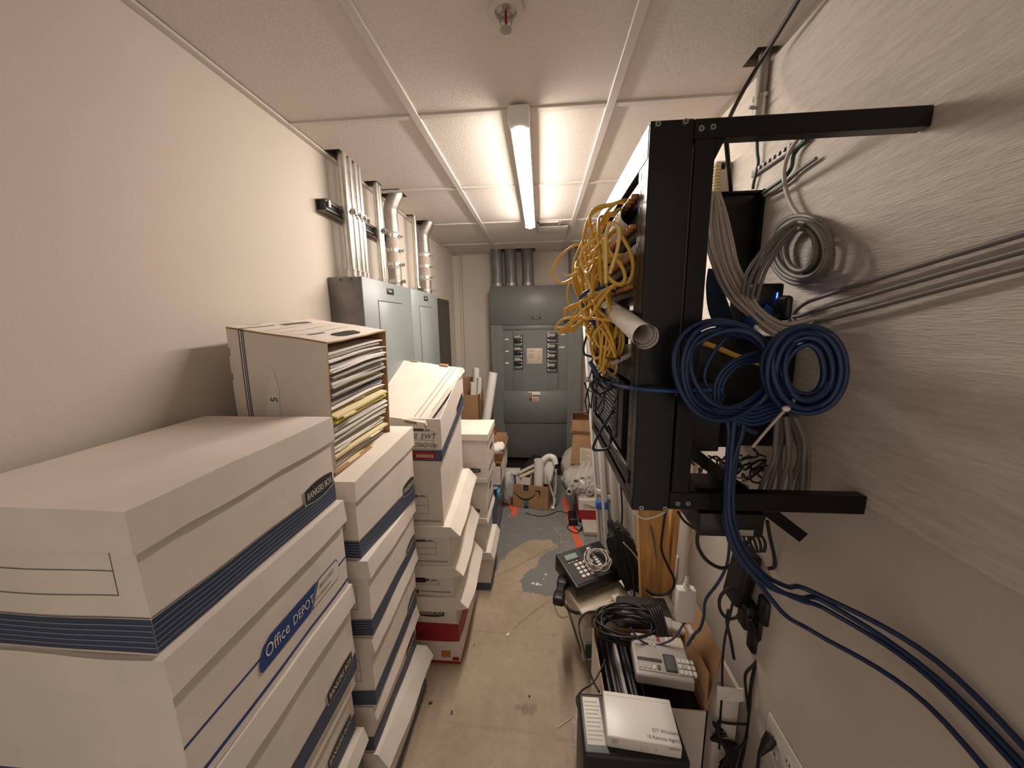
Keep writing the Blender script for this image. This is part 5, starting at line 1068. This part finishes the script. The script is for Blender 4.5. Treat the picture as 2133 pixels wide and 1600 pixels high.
rotbox('equipment_case','dark equipment box under the cable coil behind the open carton','equipment case',(.40,1.21,.0),0,(-.10,-.07,0),(.09,.06,.42),M_dgrey,.01)
for i in range(6):
    ph=i*1.1; pts=[]
    for k in range(14): a=2*math.pi*k/12+ph; pts.append((.262+.05*math.cos(a)+.012*math.sin(ph*2),1.475+.07*math.sin(a)*(.8+.1*math.sin(ph)),.42+.010*math.sin(a*2+ph)+.014*(.5+.5*math.sin(a+.6))))
    cable('phone_cable','grey telephone cord heaped over the black desk telephone','cord',pts,.0024,M_greyc,'grey cords heaped on the black telephone',5,6)
t=thing('curly_cable','black curly handset cord drooping across the telephone pile','cord',(0,0,0)); o=curly(t,[(.085,1.33,.33),(.13,1.285,.318),(.20,1.285,.315),(.28,1.33,.32),(.34,1.36,.33)],.0055,.0022,42,M_blkc,'coil')
cable('phone_cable','thin beige cord loop sticking out left of the telephone pile','cord',[(.12,1.30,.28),(.085,1.335,.24),(.06,1.36,.27),(.075,1.355,.31),(.11,1.33,.32)],.0024,M_greyc)
cable('phone_cable','thin white cord curving on the floor behind the telephone pile','cord',[(.20,1.72,.05),(.19,1.86,.02),(.24,1.96,.006),(.31,1.95,.01)],.003,M_whitep)
pts=[]
for i in range(9*20):
    a=2*math.pi*i/20; k=i/20; rx=.098+.014*math.sin(k*2.3); ry=.066+.010*math.cos(k*1.9)
    pts.append((.298+rx*math.cos(a)+.008*math.sin(k*3),1.085+ry*math.sin(a)+.01*math.cos(k*2),.448+.018*math.sin(a+k*.7)+.022*abs(math.sin(k*1.4))*.8))
cable('cable_coil','loose coil of thick black cable lying on the telephones and open carton','cable',pts,.0042,M_blkc,None,2,8)
for i in range(5): cable('black_cable','black cord bunched at the right end of the loose cable coil','cord',[(.36+.008*i,1.13,.50),(.375+.008*i,1.09,.515+.004*i),(.385+.007*i,1.04,.49),(.37+.008*i,1.02,.46)],.0042,M_blkc,'black cords bunched on the cable coil')
mb=MB(); mb.blob((.375,1.46,.46),(.062,.07,.165),M_fab,.28,2.2,4,8,lambda p:V((p.x-.25*(p.z-.46),p.y,p.z))); tag(mb.build('black_pouch'),'limp black fabric pouch slumped behind the telephone pile','pouch')
for i,(seq,yy) in enumerate((([(1270,1150),(1265,1125),(1275,1118),(1285,1125),(1284,1140)],1.40),([(1283,1118),(1282,1102),(1290,1100),(1296,1112),(1300,1130)],1.41),([(1293,1105),(1310,1165),(1320,1210),(1322,1260),(1324,1290)],1.36),([(1298,1130),(1325,1160),(1345,1200),(1355,1240),(1372,1275)],1.34))):
    cord(['small black strap loop at the left of the pouch','strap loop standing on top of the black pouch','straight black cord hanging down the front of the pouch','thin cord curving from the pouch down to the cable coil'][i],seq,yy,.0042 if i<3 else .0026,M_blkc if i<3 else M_greyc)
cord('black cord hanging from the rack between the fixtures and the wood',[(1293,1010),(1296,1060),(1294,1110),(1290,1130)],1.62,.0045)
cord('thick black cord from under the rack swinging in front of the outlet',[(1386,1066),(1380,1110),(1378,1145),(1392,1180),(1404,1205),(1402,1225),(1385,1238),(1360,1238),(1345,1228)],1.22,.0046)
cord('thin white cord sagging under the near rack corner',[(1316,1052),(1326,1072),(1345,1080),(1368,1075),(1385,1066)],.70,.0022,M_whitep)
cord('blue grey cord dropping past the wood to the grey adapter',[(1356,1095),(1364,1140),(1368,1180),(1368,1215)],1.30,.004,M_greyd)
# uninterruptible supply and white appliance at the bottom right
t=thing('backup_battery','black backup battery unit on the floor with a white printed label on top','battery unit',(.235,.785,0))
mb=MB(); mb.rbox((-.130,-.082,0),(.125,.068,.452),M_blk,.008,3); mb.build('case',t); mb=MB(); mb.rbox((-.118,-.060,.4515),(-.072,.055,.4528),M_stick if 0 else M_white,.0004,1)
for k in range(10): mb.box((-.114,-.05+k*.010,.4529),(-.08+.004*(k%3),-.047+k*.010,.4531),M_fgrey)
mb.build('printed_label',t,'white printed label')
t=thing('network_appliance','flat white network appliance with a shield emblem on the black battery unit','network appliance',(.2565,.772,.4525),-.075)
W,L,H=.176,.112,.034; mb=MB(); mb.rbox((-W/2,-L/2,0),(W/2,L/2,H),M_whitep,.003); mb.box((-W/2+.004,L/2-.012,H),(W/2-.004,L/2-.0115,H+.0003),M_fgrey); mb.build('case',t); d=(W,L,H)
mb=MB(); mb.text('CIT Windows',fpt('T',W-.064,.026,d),(1,0,0),(0,1,0),.0108,M_line); mb.text('10 Remote Agent',fpt('T',W-.080,.010,d),(1,0,0),(0,1,0),.0108,M_line); mb.build('lettering',t,'grey printed lettering')
mb=MB(); 
def shield(s,off,m): mb.poly([fpt('F',.018+s*x,.018+s*z,d,off) for x,z in((-1,.9),(0,1.1),(1,.9),(1,0),(.6,-.7),(0,-1.1),(-.6,-.7),(-1,0))],m)
shield(.0085,.0006,M_fgrey); shield(.0070,.0010,M_whitep); shield(.0042,.0014,M_fgrey); shield(.0018,.0018,M_whitep)
mb.build('emblem',t,'grey shield emblem')
for r_ in range(2):
    for c_ in range(3): mb=MB(); rect(mb,'F',.080+c_*.007,.083+c_*.007,.010+r_*.008,.0125+r_*.008,M_fgrey,d); mb.build('indicator_light',t)
mb=MB()
rect(mb,'F',.076,.094,.006,.0075,M_fgrey,d); rect(mb,'F',.115,.118,.012,.018,M_fgrey,d); rect(mb,'F',W-.030,W-.004,.024,.029,M_fgrey,d); mb.build('marking',t)
cable('black_cable','thin black cord looping out to the left beside the battery unit','cord',[(.21,.99,.415),(.165,.93,.40),(.125,.90,.40),(.103,.855,.42),(.112,.80,.44),(.12,.79,.448)],.0026,M_blkc)
cable('black_cable','black cord falling from the cable coil across the paper carton to the battery unit','cord',[(.275,1.06,.475),(.20,1.20,.40),(.155,1.25,.30),(.16,1.12,.30),(.17,1.0,.33),(.175,.90,.40)],.0034,M_blkc)
mb=MB(); mb.blob((.145,.965,.10),(.038,.08,.10),M_wrap,.35,3,4,4); tag(mb.build('plastic_bag'),'crumpled clear plastic bag on the floor by the open carton','bag')
# floor litter
for i,(a,b,w,l,rz) in enumerate(((941,1485,.006,.012,.3),(897,1465,.014,.008,.2),(988,1344,.004,.006,.4),(1103,1451,.007,.006,.8))):
    rotbox('debris','%s bit of dark debris on the bare floor'%['upright','wide','tiny','round'][i],'debris',at(a,b,z=.0005),rz,(-w/2,-l/2,0),(w/2,l/2,.004),M_black,.001)
cable('plastic_strip','thin pale plastic strip lying near the middle of the bare floor','litter',[at(1162,1516,z=.003),at(1175,1506,z=.003),at(1190,1495,z=.003)],.0012,M_white)
cable('plastic_strip','thin pale plastic strip on the floor beside the battery unit','litter',[at(1192,1551,z=.003),at(1200,1557,z=.003),at(1208,1563,z=.003)],.0014,M_white)
EXPO=2.15
# ------------------------------------------------------------------ camera, light, view
cd=D.cameras.new('camera'); cam=D.objects.new('camera',cd); COL.objects.link(cam)
cd.sensor_fit='HORIZONTAL'; cd.sensor_width=36; cd.lens=36*F/2133; cd.clip_start=.02; cd.clip_end=50
m=Matrix((( _r.x,_u.x,-_fw.x),(_r.y,_u.y,-_fw.y),(_r.z,_u.z,-_fw.z))).to_4x4(); m.translation=V((0,0,ZC)); cam.matrix_world=m
sc=bpy.context.scene; sc.camera=cam
w=D.worlds.new('ambient_fill'); sc.world=w; w.use_nodes=True  # added ambient fill lifting the shaded parts, not light from a hall
w.node_tree.nodes['Background'].inputs[0].default_value=(1,.86,.74,1); w.node_tree.nodes['Background'].inputs[1].default_value=.15
sc.view_settings.view_transform='Standard'; sc.view_settings.look='None'; sc.view_settings.gamma=1; sc.view_settings.use_curve_mapping=False
sc.view_settings.exposure=EXPO
